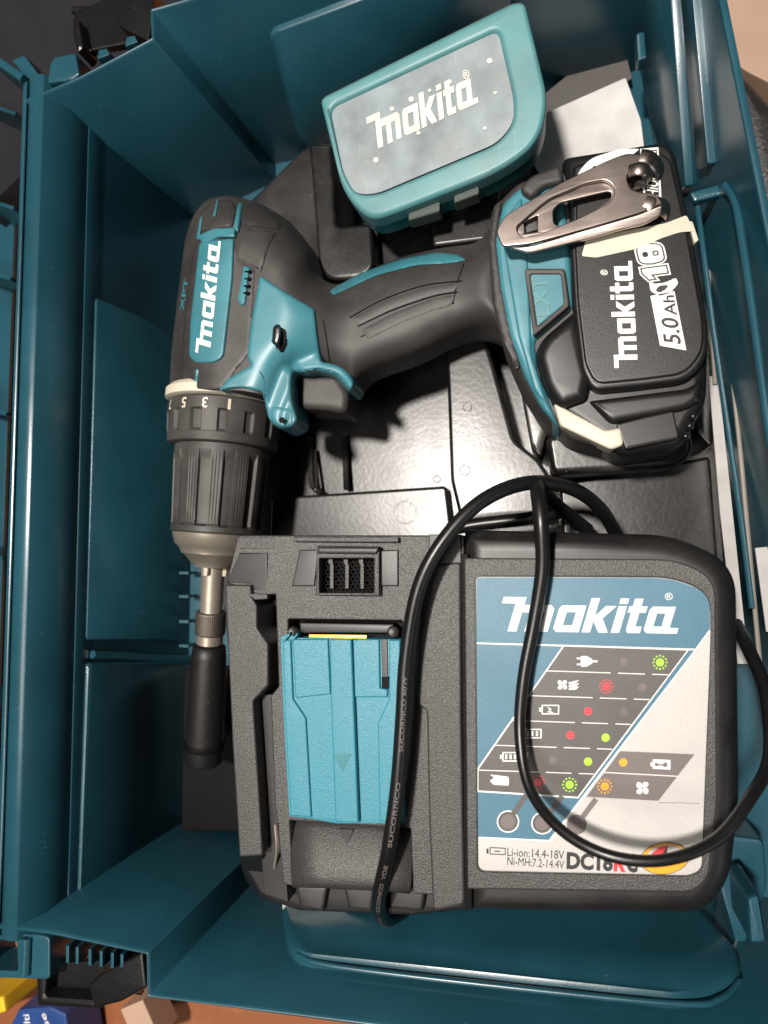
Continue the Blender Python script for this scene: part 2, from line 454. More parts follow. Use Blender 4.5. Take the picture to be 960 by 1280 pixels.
def inflate(name, poly, hz, zmid, mt, parent, step=3, label=None):
    """closed body: upper surface hz(px,py), lower half mirrored about zmid"""
    vs, fs = tri_region(poly, step)
    up = [P(x, y, hz(x, y)) for x, y in vs]
    n = len(up); V = list(up) + [Vector((p.x, p.y, 2 * zmid - p.z)) for p in up]
    F = list(fs) + [tuple(i + n for i in f[::-1]) for f in fs]
    for a, b in boundary(fs): F.append((b, a, a + n, b + n))
    return mk(name, V, F, mt, parent, merge=1e-5, label=label, sharp=60)
def circ(cx, cy, r, n=20, ry=None, rot=0):
    ry = ry or r
    return [(cx + r * math.cos(2 * math.pi * k / n) * math.cos(rot) - ry * math.sin(2 * math.pi * k / n) * math.sin(rot),
             cy + r * math.cos(2 * math.pi * k / n) * math.sin(rot) + ry * math.sin(2 * math.pi * k / n) * math.cos(rot)) for k in range(n)]

# ================================================================ SETTING
ZF = -0.113          # inside floor of the case
ZG = -0.125          # what the case stands on
def ground():
    s = 1.6
    V = [(-s, -s, ZG), (s, -s, ZG), (s, s, ZG), (-s, s, ZG)]
    return mk('table_surface', V, [(0, 1, 2, 3)], 'wood', smooth=False)
top(ground(), 'orange-brown wooden table surface under the case', None, kind='structure')

# dark ribbed cloth, top left
def cloth():
    V, F = [], []
    A = P(50, 10, ZG + .045); U = Vector((.8, .6, 0)); Wd = Vector((-.6, .8, 0)); n = 280
    for i in range(n):
        d = (i - n / 2) * .0006
        z = (.0, .0012, .0017, .0012)[i % 4]
        for k in (-1, 1): V.append(A + Wd * d + U * (k * .11) + Vector((0, 0, z)))
    for i in range(n - 1): F.append((2 * i, 2 * i + 1, 2 * i + 3, 2 * i + 2))
    m_ = len(V)
    for a_ in (0, 1, 2 * n - 1, 2 * n - 2): V.append(V[a_] - Vector((0, 0, .03)))
    F += [(m_, m_ + 1, m_ + 2, m_ + 3), (0, 1, m_ + 1, m_), (2 * n - 2, 2 * n - 1, m_ + 2, m_ + 3)]
    return mk('ribbed_cloth', V, F, 'cloth', sharp=80)
o = cloth()
top(o, 'dark navy ribbed cloth beyond the upper left corner of the case', 'cloth')

# ================================================================ CASE
case = thing('tool_case', 'open teal plastic tool case holding the drill, charger and bit box', 'tool case', (0, 0, ZG))
CEN = P(520, 640, 0)
def strip(path, prof, name='wall', mt='case', thick=.0026, parent=case, label=None):
    """path: world points at rim level; prof: [(inward, z)] ; inward is horizontal, towards the middle of the case"""
    path = [Vector((p.x, p.y, 0)) for p in path]; V, F = [], []; n = len(path)
    seg_n = []
    for i in range(n - 1):
        t = (path[i + 1] - path[i]).normalized(); nn = Vector((-t.y, t.x, 0))
        if nn.dot(Vector((CEN.x, CEN.y, 0)) - path[0].lerp(path[-1], .5)) < 0: nn = -nn
        seg_n.append(nn)
    for i in range(n):
        if i == 0: nn = seg_n[0]
        elif i == n - 1: nn = seg_n[-1]
        else:
            nn = seg_n[i - 1] + seg_n[i]
            nn = nn / max(.3, nn.length_squared / 2)
            if nn.length > 1.6: nn = nn.normalized() * 1.6
        for (w, z) in prof: V.append(path[i] + nn * w + Vector((0, 0, z)))
    k = len(prof)
    for i in range(n - 1):
        for j in range(k - 1): F.append((i * k + j, i * k + j + 1, (i + 1) * k + j + 1, (i + 1) * k + j))
    o = mk(name, V, F, mt, parent, label=label, sharp=40)
    sm = o.modifiers.new('thick', 'SOLIDIFY'); sm.thickness = thick; sm.offset = 0
    bv = o.modifiers.new('edge', 'BEVEL'); bv.width = .0006; bv.segments = 2; bv.limit_method = 'ANGLE'; bv.angle_limit = R(40)
    return o
def W(*pts, z=0): return [P(x, y, z) for x, y in pts]
# hinge side (left): rounded lip, vertical face, groove, undercut, lower face
lip = [(-.001, -.012), (-.001, -.004), (0, -.0008)]
for k in range(17):
    a = math.pi * (1 - k / 16 * .62); lip.append((.0085 + .0078 * math.cos(a), -.0078 + .0078 * math.sin(a)))
prof_left = lip[2:] + [(.0172, -.012), (.0180, -.024), (.0172, -.0248), (.0172, -.0256), (.0186, -.0262), (.0192, -.0345), (.0185, -.0352), (.0340, ZF)]
TLp, BLp = P(30, 98, 0), P(-6, 1172, 0)
strip([TLp, BLp], prof_left)
# upper wall (short side): latch recess, step, then the outer stretch
pu = W((30, 128), (100, 98), (192, 50), (191, 14), (245, -2), (862, -203))
strip(pu, [(-.001, .0), (0, -.001), (.0062, -.05), (.016, ZF)])
# lower wall
pb = W((-6, 1158), (60, 1164), (186, 1190), (187, 1243), (480, 1281), (1180, 1372))
strip(pb, [(-.001, 0), (0, -.001), (.0050, -.05), (.012, ZF)])
# right wall (front side with the handle)
prr = W((862, -203), (903, 0), (962, 292), (1010, 530), (1180, 1372))
strip(prr, [(0, .001), (0, -.001), (.004, -.06), (.008, ZF)], thick=.003)
# floor of the case
fl = [P(*q, 0) for q in ((20, 90), (862, -210), (1185, 1380), (-10, 1180))]
o = mk('base', [(p.x, p.y, ZF + d) for d in (0, -.006) for p in fl], [(0, 1, 2, 3), (7, 6, 5, 4), (0, 4, 5, 1), (1, 5, 6, 2), (2, 6, 7, 3), (3, 7, 4, 0)], 'case', case, smooth=False)

# wall points: project a photo position onto a vertical-ish wall plane given by two rim points
def onwall(a, b, draft=.03, off=0):
    a, b = Vector(a), Vector(b); t = (b - a).normalized(); nn = Vector((-t.y, t.x, 0)).normalized()
    if nn.dot(Vector((CEN.x, CEN.y, 0)) - Vector((a.x, a.y, 0))) < 0: nn = -nn
    nn = Vector((nn.x, nn.y, draft)).normalized(); a = a + nn * off; cp = Vector((0, 0, H))
    def f(px, py, lift=0):
        v = right * ((px - CX) / FPX) + downv * ((py - CY) / FPX) + fwd
        s = (a - cp).dot(nn) / v.dot(nn); return cp + v * s + nn * lift
    f.n = nn; return f
def wpanel(name, poly, wf, lift, mt='case', parent=case, thick=.002, bev=.0008):
    """raised panel on a wall; outline in photo positions"""
    pts = [wf(x, y, lift) for x, y in poly]; n = len(pts); N = wf.n
    c = sum(pts, Vector()) / n
    ins = [p + (c - p).normalized() * bev + N * bev for p in pts]
    V = pts + ins + [p - N * (thick + lift) for p in pts]
    F = [tuple(range(n, 2 * n))] + [(i, (i + 1) % n, n + (i + 1) % n, n + i) for i in range(n)] + [(i, 2 * n + i, 2 * n + (i + 1) % n, (i + 1) % n) for i in range(n)]
    return mk(name, V, F, mt, parent, sharp=50)
def wtube(name, pts, wf, r, lift=0, mt='case', parent=case, n=6, closed=False):
    q = [wf(x, y, lift) for x, y in [(v.x, v.y) for v in cr([(a, b) for a, b in pts], n, closed)]]
    return mk(name, *tube2(q, r, 10), mt, parent, sharp=60)
wu = onwall(P(245, -2, 0), P(862, -203, 0), .135, .0016)
wpanel('embossed_panel', rp([(335, 38, 14), (640, -80, 10), (640, 60, 10), (420, 215, 12), (372, 168, 20)], 10), wu, .0016, bev=.0012)
wb = onwall(P(187, 1243, 0), P(1180, 1372, 0), .105, .0014)
wpanel('embossed_panel', rp([(352, 1140, 10), (362, 1205, 26), (860, 1262, 26), (926, 1236, 22), (925, 1200, 20), (856, 1120, 10), (600, 1105, 5)], 10), wb, .0030, bev=.0024)
wtube('rib', [(372, 1202), (420, 1216), (640, 1243), (850, 1264), (900, 1258), (925, 1235)], wb, .0013, .0030)
wr0 = onwall(P(903, 0, 0), P(962, 292, 0), .06, .0022)
wr1 = onwall(P(962, 292, 0), P(1180, 1372, 0), .06, .0022)
# stepped column, tab, shelf and rails of the front wall
wpanel('column', rp([(800, -140), (838, -140), (866, 232), (850, 244), (812, 120)], 3), wr0, .0025)
wpanel('column', rp([(846, -140), (862, -140), (893, 205), (878, 212)], 3), wr0, .0018)
plate('tab', rp([(795, 40), (806, 38), (809, 72), (797, 76)], 3), -.060, .008, 'case', case, .0015)
plate('shelf', rp([(862, 240), (912, 226), (918, 236), (900, 244), (868, 252)], 4), -.036, .004, 'case', case, .0012)
mk('rail', *tube2([v for v in cr([P(906, 232, -.028), P(918, 250, -.022), P(926, 290, -.018), P(942, 400, -.014), P(962, 545, -.012), P(990, 700, -.012)], 6)], .0017, 10), 'case', case)
mk('rail', *tube2(cr([P(870, 246, -.04), P(880, 320, -.05), P(893, 420, -.055), P(925, 640, -.06), P(940, 760, -.06)], 6), .0013, 10), 'case', case)
mk('rail', *tube2(cr([P(915, 228, -.026), P(918, 260, -.04), P(924, 285, -.05)], 5), .0015, 10), 'case', case)
plate('tab', rp([(934, 1122), (950, 1118), (960, 1180), (938, 1182)], 6), -.030, .03, 'case', case, .003)
plate('tab', rp([(880, 1040), (955, 1050), (960, 1110), (925, 1200), (900, 1110)], 8), -.075, .03, 'case', case, .002)
# hinge-side inner fittings: cross rib, lower cover panel, small comb teeth
wl = onwall(P(30, 98, 0), P(-6, 1172, 0), .20, .0128)
wpanel('cover_panel', rp([(106, 828), (236, 826), (232, 1010), (226, 1100), (94, 1150)], 6), wl, .0012, bev=.001)
wtube('rib', [(112, 818), (150, 819), (200, 822), (238, 823)], wl, .0022, .002)
wpanel('cover_panel', rp([(118, 372), (181, 399), (218, 424), (232, 480), (224, 800), (106, 800)], 5), wl, .0007, bev=.0006)
for y in (716, 745, 776, 806):
    mk('comb_tooth', *box2(P(236, y, ZF + .012), (.006, .0016, .012)), 'case', case)

# hinge strip joining case and lid, and the lid
mk('hinge_line', *tube2(cr([P(33, 104, .0), P(20, 500, .0), P(4, 1000, .0), P(-3, 1165, .0)], 4), .0008, 8), 'case', case)
lid = plate('lid', [(-400, 20), (24, 100), (-14, 1180), (-400, 1300)], -.10, .003, 'case', case, .0005)
for y0, y1 in ((132, 140), (258, 262), (345, 346), (520, 515), (705, 700), (890, 885), (1060, 1058)):
    pts = [P(-90, y0 - 28, -.07), P(24 - y0 * .03, y1, -.05)]
    V = [pts[0], pts[1], pts[1] - Vector((0, 0, .05)), pts[0] - Vector((0, 0, .03))]
    o = mk('lid_rib', V, [(0, 1, 2, 3)], 'case', case, smooth=False); s_ = o.modifiers.new('t', 'SOLIDIFY'); s_.thickness = .002
# lid rim at the top-left corner
mk('lid_rim', *tube2([P(-30, 56, .004), P(0, 78, .003), P(30, 99, .001)], .0022, 8), 'case', case)
V = [P(-30, 56, .004), P(30, 99, .001)]; V += [v - Vector((0, .0, .045)) for v in V[::-1]]
o = mk('lid_wall', V, [(0, 1, 2, 3)], 'case', case, smooth=False); o.modifiers.new('t', 'SOLIDIFY').thickness = .002
# hinge knuckles and latch bosses on the outside, both ends
plate('hinge_knuckle', rp([(62, 78), (68, 70), (94, 65), (99, 92), (88, 100), (58, 104)], 3), .001, .02, 'case', case, .0015)
plate('hinge_knuckle', rp([(14, 75), (30, 68), (52, 98), (34, 100)], 2), -.004, .02, 'case', case, .001)
for x, y in ((128, 66), (163, 50)):
    plate('latch_rib', rp([(x - 7, y + 8), (x - 5, y - 4), (x + 5, y - 6), (x + 9, y + 2)], 1), -.001, .02, 'case', case, .0006)
for x in (84, 96, 112, 126, 140, 152):
    plate('latch_rib', rp([(x - 2, 1182 + (x - 84) * .16), (x + 2, 1182 + (x - 84) * .16), (x + 2, 1204 + (x - 84) * .12), (x - 2, 1204 + (x - 84) * .12)], 0), -.003, .02, 'case', case, .0004)
plate('hinge_knuckle', [rp([(-30, 1166), (48, 1168), (62, 1172), (62, 1225), (-30, 1222)], 6), rp([(-20, 1176), (20, 1176), (22, 1214), (-20, 1212)], 4)], -.002, .02, 'case', case, .001)
mk('hinge_pin', *tube2([P(34, 1172, -.001), P(32, 1218, -.001)], .0022, 12), 'case', case)
# black latches
def latch(name, back, lip1, lip2, z):
    e = mk(name, *tube2([P(*back[0], z - .012), P(*back[2], z - .012)], .002, 8), 'blk', case)
    plate('latch_plate', rp(back, 4), z - .010, .004, 'blk', e, .001)
    plate('latch_wing', rp(lip1, 4), z + .001, .015, 'blk', e, .0016)
    plate('latch_wing', rp(lip2, 4), z - .002, .012, 'blk', e, .0016)
latch('latch', [(50, 1205), (180, 1198), (178, 1238), (122, 1262), (48, 1255)],
      [(116, 1262), (110, 1232), (126, 1218), (178, 1190), (183, 1236), (150, 1254)], [(46, 1258), (44, 1212), (52, 1198), (60, 1204), (56, 1246), (120, 1250), (118, 1262)], -.004)
latch('latch', [(92, 14), (150, -10), (180, 10), (170, 52), (98, 66)],
      [(134, -20), (138, 10), (150, 34), (186, 52), (192, 10), (190, -20)], [(90, 18), (97, 22), (104, 58), (96, 66), (90, 44)], -.004)

# ================================================================ PAPERS, BACKGROUND THINGS
o = plate('instruction_sheet', rp([(640, 160), (782, 97, 2), (801, 150, 2), (806, 190), (700, 260)], 1), Pl(-.096, .05, -.05, P(760, 160, -.096)[:2]), .0012, 'sheet', None, .0002)
top(o, 'folded grey-white instruction sheet sticking out behind the battery', 'paper')
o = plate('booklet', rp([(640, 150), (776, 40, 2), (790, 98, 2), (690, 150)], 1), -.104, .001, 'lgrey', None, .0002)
top(o, 'dim paper booklet under the instruction sheet by the bit box', 'booklet')
o = plate('booklet', rp([(800, 655), (872, 656, 2), (884, 700), (870, 760), (800, 760)], 1), -.0875, .001, 'paper', None, .0002)
top(o, 'white paper whose corner peeks out between charger and tray edge', 'paper')
o = plate('instruction_sheet', rp([(944, 685), (990, 680), (1010, 790), (958, 790)], 1), -.060, .001, 'paper', None, .0002)
top(o, 'small white sheet standing against the right wall beside the charger', 'paper')
o = plate('paper_scrap', rp([(352, 1100), (470, 1100), (360, 1192), (354, 1168)], 2), -.062, .0008, 'paper', None, .0002)
top(o, 'grey-white paper scrap below the charger battery dock', 'paper')
o = plate('beige_card', rp([(905, -120), (1100, -120), (1100, 120), (975, 110), (935, 90), (905, 70)], 4), -.085, .03, 'beige', None, .001)
top(o, 'tan card corner outside the upper right rim of the case', 'card')
o = plate('leather_bag', sc([(900, 60), (940, 86), (985, 130), (1100, 200), (1100, 520), (985, 500), (935, 250)]), -.055, .06, 'leather', None, .012, res=6)
top(o, 'black grained leather object outside the right rim of the case', 'bag')
pk = plate('blue_packet', rp([(22, 1262), (62, 1258), (82, 1268), (90, 1340), (0, 1340), (8, 1290)], 3), -.09, .03, 'bluepk', None, .002)
top(pk, 'blue packet with small white print under the lower left corner', 'packet')
text('packet_print', 'Multi', (40, 1300), (36, 1268), (32, 1300), -.09, 'white', pk)
text('packet_print', 'use', (66, 1292), (56, 1266), (59, 1294), -.09, 'white', pk)
o = plate('yellow_packet', rp([(-30, 1247), (4, 1246), (7, 1266), (-30, 1276)], 2), -.09, .03, 'yellow', None, .002)
top(o, 'yellow packet at the lower left corner outside the case', 'packet')
o = plate('wooden_offcut', rp([(150, 1262), (178, 1250), (200, 1300), (170, 1310)], 1), -.09, .02, 'beige', None, .001)
top(o, 'pale wooden offcut on the table below the lower latch', 'offcut')

# ================================================================ INSERT TRAY
TB = -.104
tray = thing('insert_tray', 'black vacuum-formed plastic tray insert under the drill', 'tray', (0, 0, ZF))
plate('tray_sheet', rp([(262, 300), (386, 178), (520, 170), (700, 200), (880, 240), (908, 700), (900, 1090), (330, 1080), (306, 980), (270, 700)], 14), TB, .008, 'tray', tray, .002)
plate('raised_block', rp([(386, 180, 3), (414, 180, 3), (420, 284, 10), (464, 278, 6), (468, 334, 14), (450, 348, 12), (412, 350, 14), (398, 334, 12)], 6), -.055, .050, 'tray', tray, .002, 3)
plate('raised_block', rp([(470, 262), (540, 258), (545, 330), (470, 335)], 6), -.072, .030, 'tray', tray, .002)
plate('raised_block', rp([(536, 250, 4), (625, 228, 4), (620, 298, 4), (541, 308, 4)], 6), -.048, .056, 'tray', tray, .0016, 3)
plate('raised_block', rp([(556, 400, 5), (600, 400, 5), (617, 455, 6), (643, 550, 8), (674, 574, 8), (690, 600, 8), (688, 642, 8), (576, 655, 12), (563, 600, 6)], 5), -.072, .030, 'tray', tray, .0022, 3)
plate('raised_block', rp([(338, 622, 6), (558, 607, 6), (568, 690, 4), (335, 690, 4)], 6), -.094, .014, 'tray', tray, .0018, 3)
plate('raised_block', rp([(700, 605, 6), (888, 570, 6), (900, 735, 4), (705, 700, 4)], 6), -.078, .026, 'tray', tray, .0016, 3)
plate('raised_block', rp([(640, 430, 4), (690, 520, 4), (676, 572, 6), (664, 560, 6)], 6), -.074, .030, 'tray', tray, .002)
plate('raised_block', rp([(682, 545, 10), (862, 520, 10), (868, 566, 16), (848, 584, 16), (690, 594, 12)], 6), -.056, .048, 'tray', tray, .003, 4)
plate('raised_block', rp([(690, 225), (870, 200), (900, 330), (890, 560), (870, 540), (850, 240), (690, 250)], 8), -.084, .022, 'tray', tray, .002)
mk('ridge', *tube2(cr([P(388, 545, -.100), P(389, 600, -.096), P(395, 612, -.098), P(402, 617, -.096)], 5), .0018, 8), 'tray', tray)
mk('ridge', *tube2(cr([P(431, 548, -.100), P(433, 612, -.097)], 5), .0018, 8), 'tray', tray)
mk('ridge', *tube2(cr([P(394, 562, -.100), P(396, 610, -.094)], 5), .001, 8), 'tray', tray)
for (x, y) in ((363, 652), (402, 652)):
    mk('boss', *lathe2(P(x, y, -.095), P(x, y, -.095) + Vector((0, 0, .007)), [(0, .004), (.5, .0035), (.85, .002), (1, .0005)], 14), 'tray', tray)
plate('embossed_ring', [circ(507, 640, 15, 24), circ(507, 640, 12.6, 24)], -.0937, .0004, 'tray', tray, .0001)
plate('embossed_ring', [circ(584, 509, 6, 14), circ(584, 509, 4.6, 14)], -.0718, .0004, 'tray', tray, .0001)
plate('embossed_ring', [circ(581, 588, 7, 14), circ(581, 588, 5.4, 14)], -.0718, .0004, 'tray', tray, .0001)
plate('embossed_ring', [circ(546, 599, 5, 14), circ(546, 599, 3.6, 14)], TB + .0002, .0004, 'tray', tray, .0001)
# tray edge lip running along the right wall
mk('edge_lip', *tube2(cr([P(x, y, -.066) for x, y in ((894, 480), (889, 400), (886, 352), (892, 333), (902, 330), (908, 350), (914, 450), (925, 560), (938, 700), (950, 830))], 8), .0011, 8), 'lip', tray)
o = plate('paper_strip', rp([(886, 470), (898, 470), (916, 640), (936, 830), (922, 830), (900, 640)], 1), -.068, .001, 'paper', None, .0002)
top(o, 'narrow strip of paper showing between tray edge and right wall', 'paper')

# ================================================================ BIT BOX
bb = thing('bit_box', 'teal plastic bit box with scuffed grey window lying above the drill', 'bit box', P(560, 140, -.05))
BZ = Pl(-.014, .10, .14, P(545, 140, -.014)[:2])
def scale_poly(p, k, dx=0, dy=0):
    c = (sum(q[0] for q in p) / len(p), sum(q[1] for q in p) / len(p))
    return [(c[0] + (q[0] - c[0]) * k + dx, c[1] + (q[1] - c[1]) * k + dy) + tuple(q[2:]) for q in p]
bo = [(400, 122, 8), (655, -4, 10), (690, 160, 78), (600, 248, 30), (468, 276, 26), (428, 246, 30)]
bo = [(399, 122, 8), (640, 2, 5), (656, 0, 8), (686, 125, 40), (672, 178, 36), (622, 214, 40), (500, 262, 20), (462, 276, 20), (428, 240, 36)]
win = rp([(412, 134, 12), (622, 36, 10), (641, 120, 10), (642, 152, 14), (622, 178, 22), (470, 242, 14), (444, 242, 16), (428, 212, 10)], 8)
plate('lid', [rp(bo, 8, 6), win], BZ, .009, 'boxteal', bb, .0022, 4)
plate('seam', rp(scale_poly(bo, .985), 8, 6), BZ.up(-.0088), .0022, 'seam', bb, .0003)
plate('base', rp(scale_poly(bo, .99), 8, 6), BZ.up(-.0105), .019, 'boxteal_dark', bb, .002, 3)
plate('window', scale_poly(win, 1.01), BZ.up(-.0016), .003, 'window', bb, .0003)
for (x, y, w) in ((530, 262, 20), (583, 240, 16)):
    plate('catch', rp([(x - w, y + 2), (x + w, y - 12), (x + w, y + 2), (x - w, y + 14)], 3), BZ.up(-.006), .008, 'seam', bb, .001)
decal('logo', LOGO, frame3((470, 187), (598, 128), (458, 147)), BZ.up(-.0014), 'logodirty', bb, maxlen=0)
text('registered_mark', '®', (580, 100), (588, 97), (577, 89), BZ.up(-.0014), 'logodirty', bb)
for k in range(10):
    x, y = random.choice([(468, 146), (490, 136), (514, 124), (538, 113), (562, 102), (612, 76), (618, 116), (523, 167), (472, 205), (602, 160)]) if False else [(468, 146), (490, 136), (514, 124), (537, 113), (562, 102), (612, 76), (619, 116), (523, 166), (470, 200), (606, 160)][k]
    decal('grit_speck', fill(circ(x, y, 2.2 + (k % 3) * .7, 7)), ident, BZ.up(-.0013), 'logodirty', bb)

# ================================================================ DRILL
Z0 = -.050
drill = thing('cordless_drill', 'grey and teal cordless drill driver lying on its side, battery fitted', 'cordless drill', P(400, 400, -.085))
body = [(211, 488, 4), (214, 440), (222, 370), (231, 300), (240, 270, 14), (258, 248, 12), (290, 243, 16), (330, 256, 14), (362, 276, 12), (392, 312, 22), (398, 346, 14), (420, 358, 12), (460, 338, 20), (500, 321, 24), (548, 310, 20), (598, 304, 14), (614, 282, 10), (634, 262, 6),
        (646, 380, 4), (640, 446, 4), (624, 420, 12), (600, 412, 14), (566, 424, 20), (520, 448, 20), (472, 464, 14), (452, 474, 10), (446, 492, 6), (434, 492, 6), (420, 470), (372, 470), (346, 488, 4), (344, 497, 2), (310, 489), (260, 485), (228, 486)]
bodyp = rp(body, 8, 4); bodyh = rp([q for q in body if not (q[1] > 484 and q[0] < 350)][:-0 or None] + [(352, 520, 10), (350, 600), (211, 600)], 8, 4); bodyr = np.array(resample(bodyp, 4))
def sst(a, b, x): t = max(0, min(1, (x - a) / (b - a))); return t * t * (3 - 2 * t)
GX0, GY0, GW, GH = 195, 225, 470, 340
def vss(a, b, x): t = np.clip((x - a) / (b - a), 0, 1); return t * t * (3 - 2 * t)
gy_, gx_ = np.mgrid[0:GH, 0:GW]; gx_ = gx_ + GX0; gy_ = gy_ + GY0
gq = np.stack([gx_.ravel(), gy_.ravel()], 1)
gi = inside(gq, bodyr).reshape(GH, GW)
gd = np.where(inside(gq, bodyh).reshape(GH, GW), seg_dist(gq, np.array(bodyh)).reshape(GH, GW), 0)
def blur(a, sg):
    k = np.arange(-int(3 * sg), int(3 * sg) + 1); w = np.exp(-k * k / (2 * sg * sg)); w /= w.sum()
    p = len(k) // 2
    for ax_ in (0, 1):
        ap = np.pad(a, [(p, p) if i == ax_ else (0, 0) for i in range(2)], mode='edge')
        a = sum(wi * (ap[j:j + a.shape[0], :] if ax_ == 0 else ap[:, j:j + a.shape[1]]) for j, wi in enumerate(w))
    return a
s1_ = vss(345, 450, gx_ + (gy_ - 400) * .25); s2_ = vss(560, 640, gx_)
Rr_ = 60 * (1 - s1_) + 50 * s1_; T_ = .0335 * (1 - s1_) + .0205 * s1_ + .006 * s2_
t_ = np.minimum(1, gd / Rr_)
hb = Z0 + T_ * (1 - (1 - t_) ** 2.2) ** .5
hb = blur(hb, 4.0)
boss = rp([(333, 455), (368, 462), (370, 505), (378, 526), (368, 538), (350, 540), (334, 524)], 6)
arch = rp([(366, 440), (424, 448), (448, 478), (440, 496), (420, 474), (396, 466), (372, 470)], 6)
mk_ = inside(gq, boss).reshape(GH, GW) * (Z0 + .026 - hb) ; mk2_ = inside(gq, arch).reshape(GH, GW) * (Z0 + .0235 - hb)
hc = hb + blur(np.maximum(0, np.maximum(mk_, mk2_)), 3.0) * 1.0
hc = np.maximum(hc, hb)
def look(g):
    def f(x, y):
        u = min(max(x - GX0, 0), GW - 1.001); v = min(max(y - GY0, 0), GH - 1.001); i, j = int(v), int(u); a, b = v - i, u - j
        return float(g[i, j] * (1 - a) * (1 - b) + g[i + 1, j] * a * (1 - b) + g[i, j + 1] * (1 - a) * b + g[i + 1, j + 1] * a * b)
    return f
HB = look(hb); HC = look(hc)
inflate('body_shell', bodyp, HB, Z0, 'rubber', drill, 2.2)
# grey body panels with seams
patch('rear_cap', rp([(246, 290, 4), (252, 264, 8), (266, 251, 8), (290, 250, 8), (296, 262, 3), (290, 282, 3)], 4), HB, .0016, .004, 'rubber', drill, 3)
patch('rear_cap', rp([(300, 252, 3), (330, 259, 8), (352, 274, 6), (350, 286, 2), (302, 280, 2)], 4), HB, .0012, .004, 'rubber', drill, 3)
patch('rear_cap', rp([(299, 284, 2), (346, 290, 2), (336, 306), (326, 340, 4), (322, 336), (294, 322, 3)], 3), HB, .0010, .004, 'rubber', drill, 3)
patch('trim', rp([(247, 295), (266, 286), (294, 284), (293, 296), (272, 296), (254, 305)], 2), HB, .0034, .004, 'teal', drill, 1.6, edge=2, bev=.0006)
patch('trim', rp([(292, 284), (296, 262), (298, 254), (303, 253), (300, 270), (297, 290)], 1), HB, .0032, .004, 'teal', drill, 1.5, edge=1.5, bev=.0005)
patch('trim', rp([(245, 298), (250, 272), (253, 270), (249, 300)], 1), HB, .0032, .004, 'teal', drill, 1.5, edge=1.5, bev=.0005)
patch('trim', rp([(266, 270), (271, 249), (273, 249), (269, 271)], .5), HB, .0032, .004, 'teal', drill, 1.5, edge=1, bev=.0004)
patch('side_plate', rp([(226, 486, 3), (230, 400), (240, 320, 4), (248, 300), (294, 298, 3), (296, 324), (318, 336, 3), (312, 440), (276, 486, 3)], 4), HB, .0009, .003, 'rubber', drill, 3)
patch('name_plate', rp([(249, 303, 5), (292, 298, 4), (290, 350), (279, 446, 6), (268, 453, 6), (243, 453, 8), (236, 444, 6), (238, 400), (246, 330)], 4), HB, .0026, .004, 'teal', drill, 1.7, edge=2, bev=.0006)
decal('logo', LOGO, frame3((263, 437), (276, 302), (244, 440)), HB, 'logo', drill, .0029, 3)
patch('vent_recess', rp([(305, 332), (313, 334), (307, 382, 4), (300, 382, 4), (297, 374)], 3), HB, .0022, .003, 'teal', drill, 2.5)
for k in range(4):
    patch('vent_slot', rp([(305.5 - k * .9, 337 + k * 9), (315 - k * .9, 338 + k * 9), (314 - k * .9, 342 + k * 9), (304.5 - k * .9, 341 + k * 9)], 1), HB, .0030, .002, 'dark', drill, 2.5, edge=1)
text('small_print', 'XPT', (229, 388), (235, 348), (224, 388), HB, 'light_teal', drill, .01, 3, .0004)
patch('trim', rp([(243, 478), (244, 462), (248, 461), (247, 477)], 1), HB, .0018, .003, 'teal', drill, 2)
# big teal side cover with trigger guard and nose boss
cover = [(325, 344, 4), (352, 362), (393, 386, 4), (397, 420), (401, 452, 3), (424, 457, 8), (441, 470, 10), (446, 486, 4), (439, 494, 4), (430, 484), (418, 471, 8), (396, 465, 8), (374, 468, 8), (368, 480, 8), (370, 510, 6), (376, 526, 6), (368, 536, 6), (352, 538, 14), (336, 526, 8), (331, 500, 4), (329, 490), (300, 484), (274, 488, 2), (284, 474), (314, 456, 2), (309, 446, 3), (314, 400)]
coverp = rp(cover, 5, 4)
patch('side_cover', coverp, HC, .0020, .014, 'teal', drill, 2.0, edge=3.5, bev=.0012)
patch('cover_edge', rp([(311, 446), (331, 470), (333, 512, 3), (329, 494), (328, 474)], 1), HC, .0026, .002, 'teal', drill, 2.2)
patch('cover_edge', rp([(374, 470, 3), (396, 462, 8), (420, 468, 8), (440, 492, 3), (433, 478, 4), (420, 462, 8), (396, 457, 8), (370, 466, 6)], 3), HC, .0026, .002, 'teal', drill, 2.2)
patch('lever_seat', rp([(340, 407, 5), (347, 403, 5), (359, 412, 4), (361, 432, 6), (354, 444, 6), (346, 438), (338, 428, 4)], 4), HC, .0022, .001, 'dark', drill, 2, edge=1)
patch('direction_lever', rp([(341, 408, 4), (348, 404, 4), (353, 414, 3), (350, 434, 4), (340, 430, 4)], 4), HC, .0052, .004, 'blk', drill, 2, edge=3)
sb = P(352, 525, Z0 + .029)
sl = mk('screw', *lathe2(sb, sb + Vector((0, 0, .0022)), [(0, .0036), (.5, .0038), (.9, .0028), (1, .0005)], 20), 'steel', drill)
plate('screw_slot', circ(352, 525, 4, 6), Z0 + .0316, .0006, 'dark', sl, .0001)
patch('screw_boss', rp([(337, 506, 6), (366, 510, 6), (368, 530, 8), (352, 538, 8), (338, 526, 8)], 6), HC, .0026, .004, 'teal', drill, 2.5, edge=5)
# trigger
plate('trigger', rp([(375, 469, 4), (420, 467, 4), (435, 490, 10), (432, 517, 10), (404, 511, 10), (371, 511, 10)], 4), Z0 + .013, .026, 'rubber', drill, .0035, 4)
plate('trigger_guard', rp([(334, 505), (366, 505), (368, 528), (350, 537), (336, 528)], 6), Z0 + .02, .022, 'teal', drill, .003)
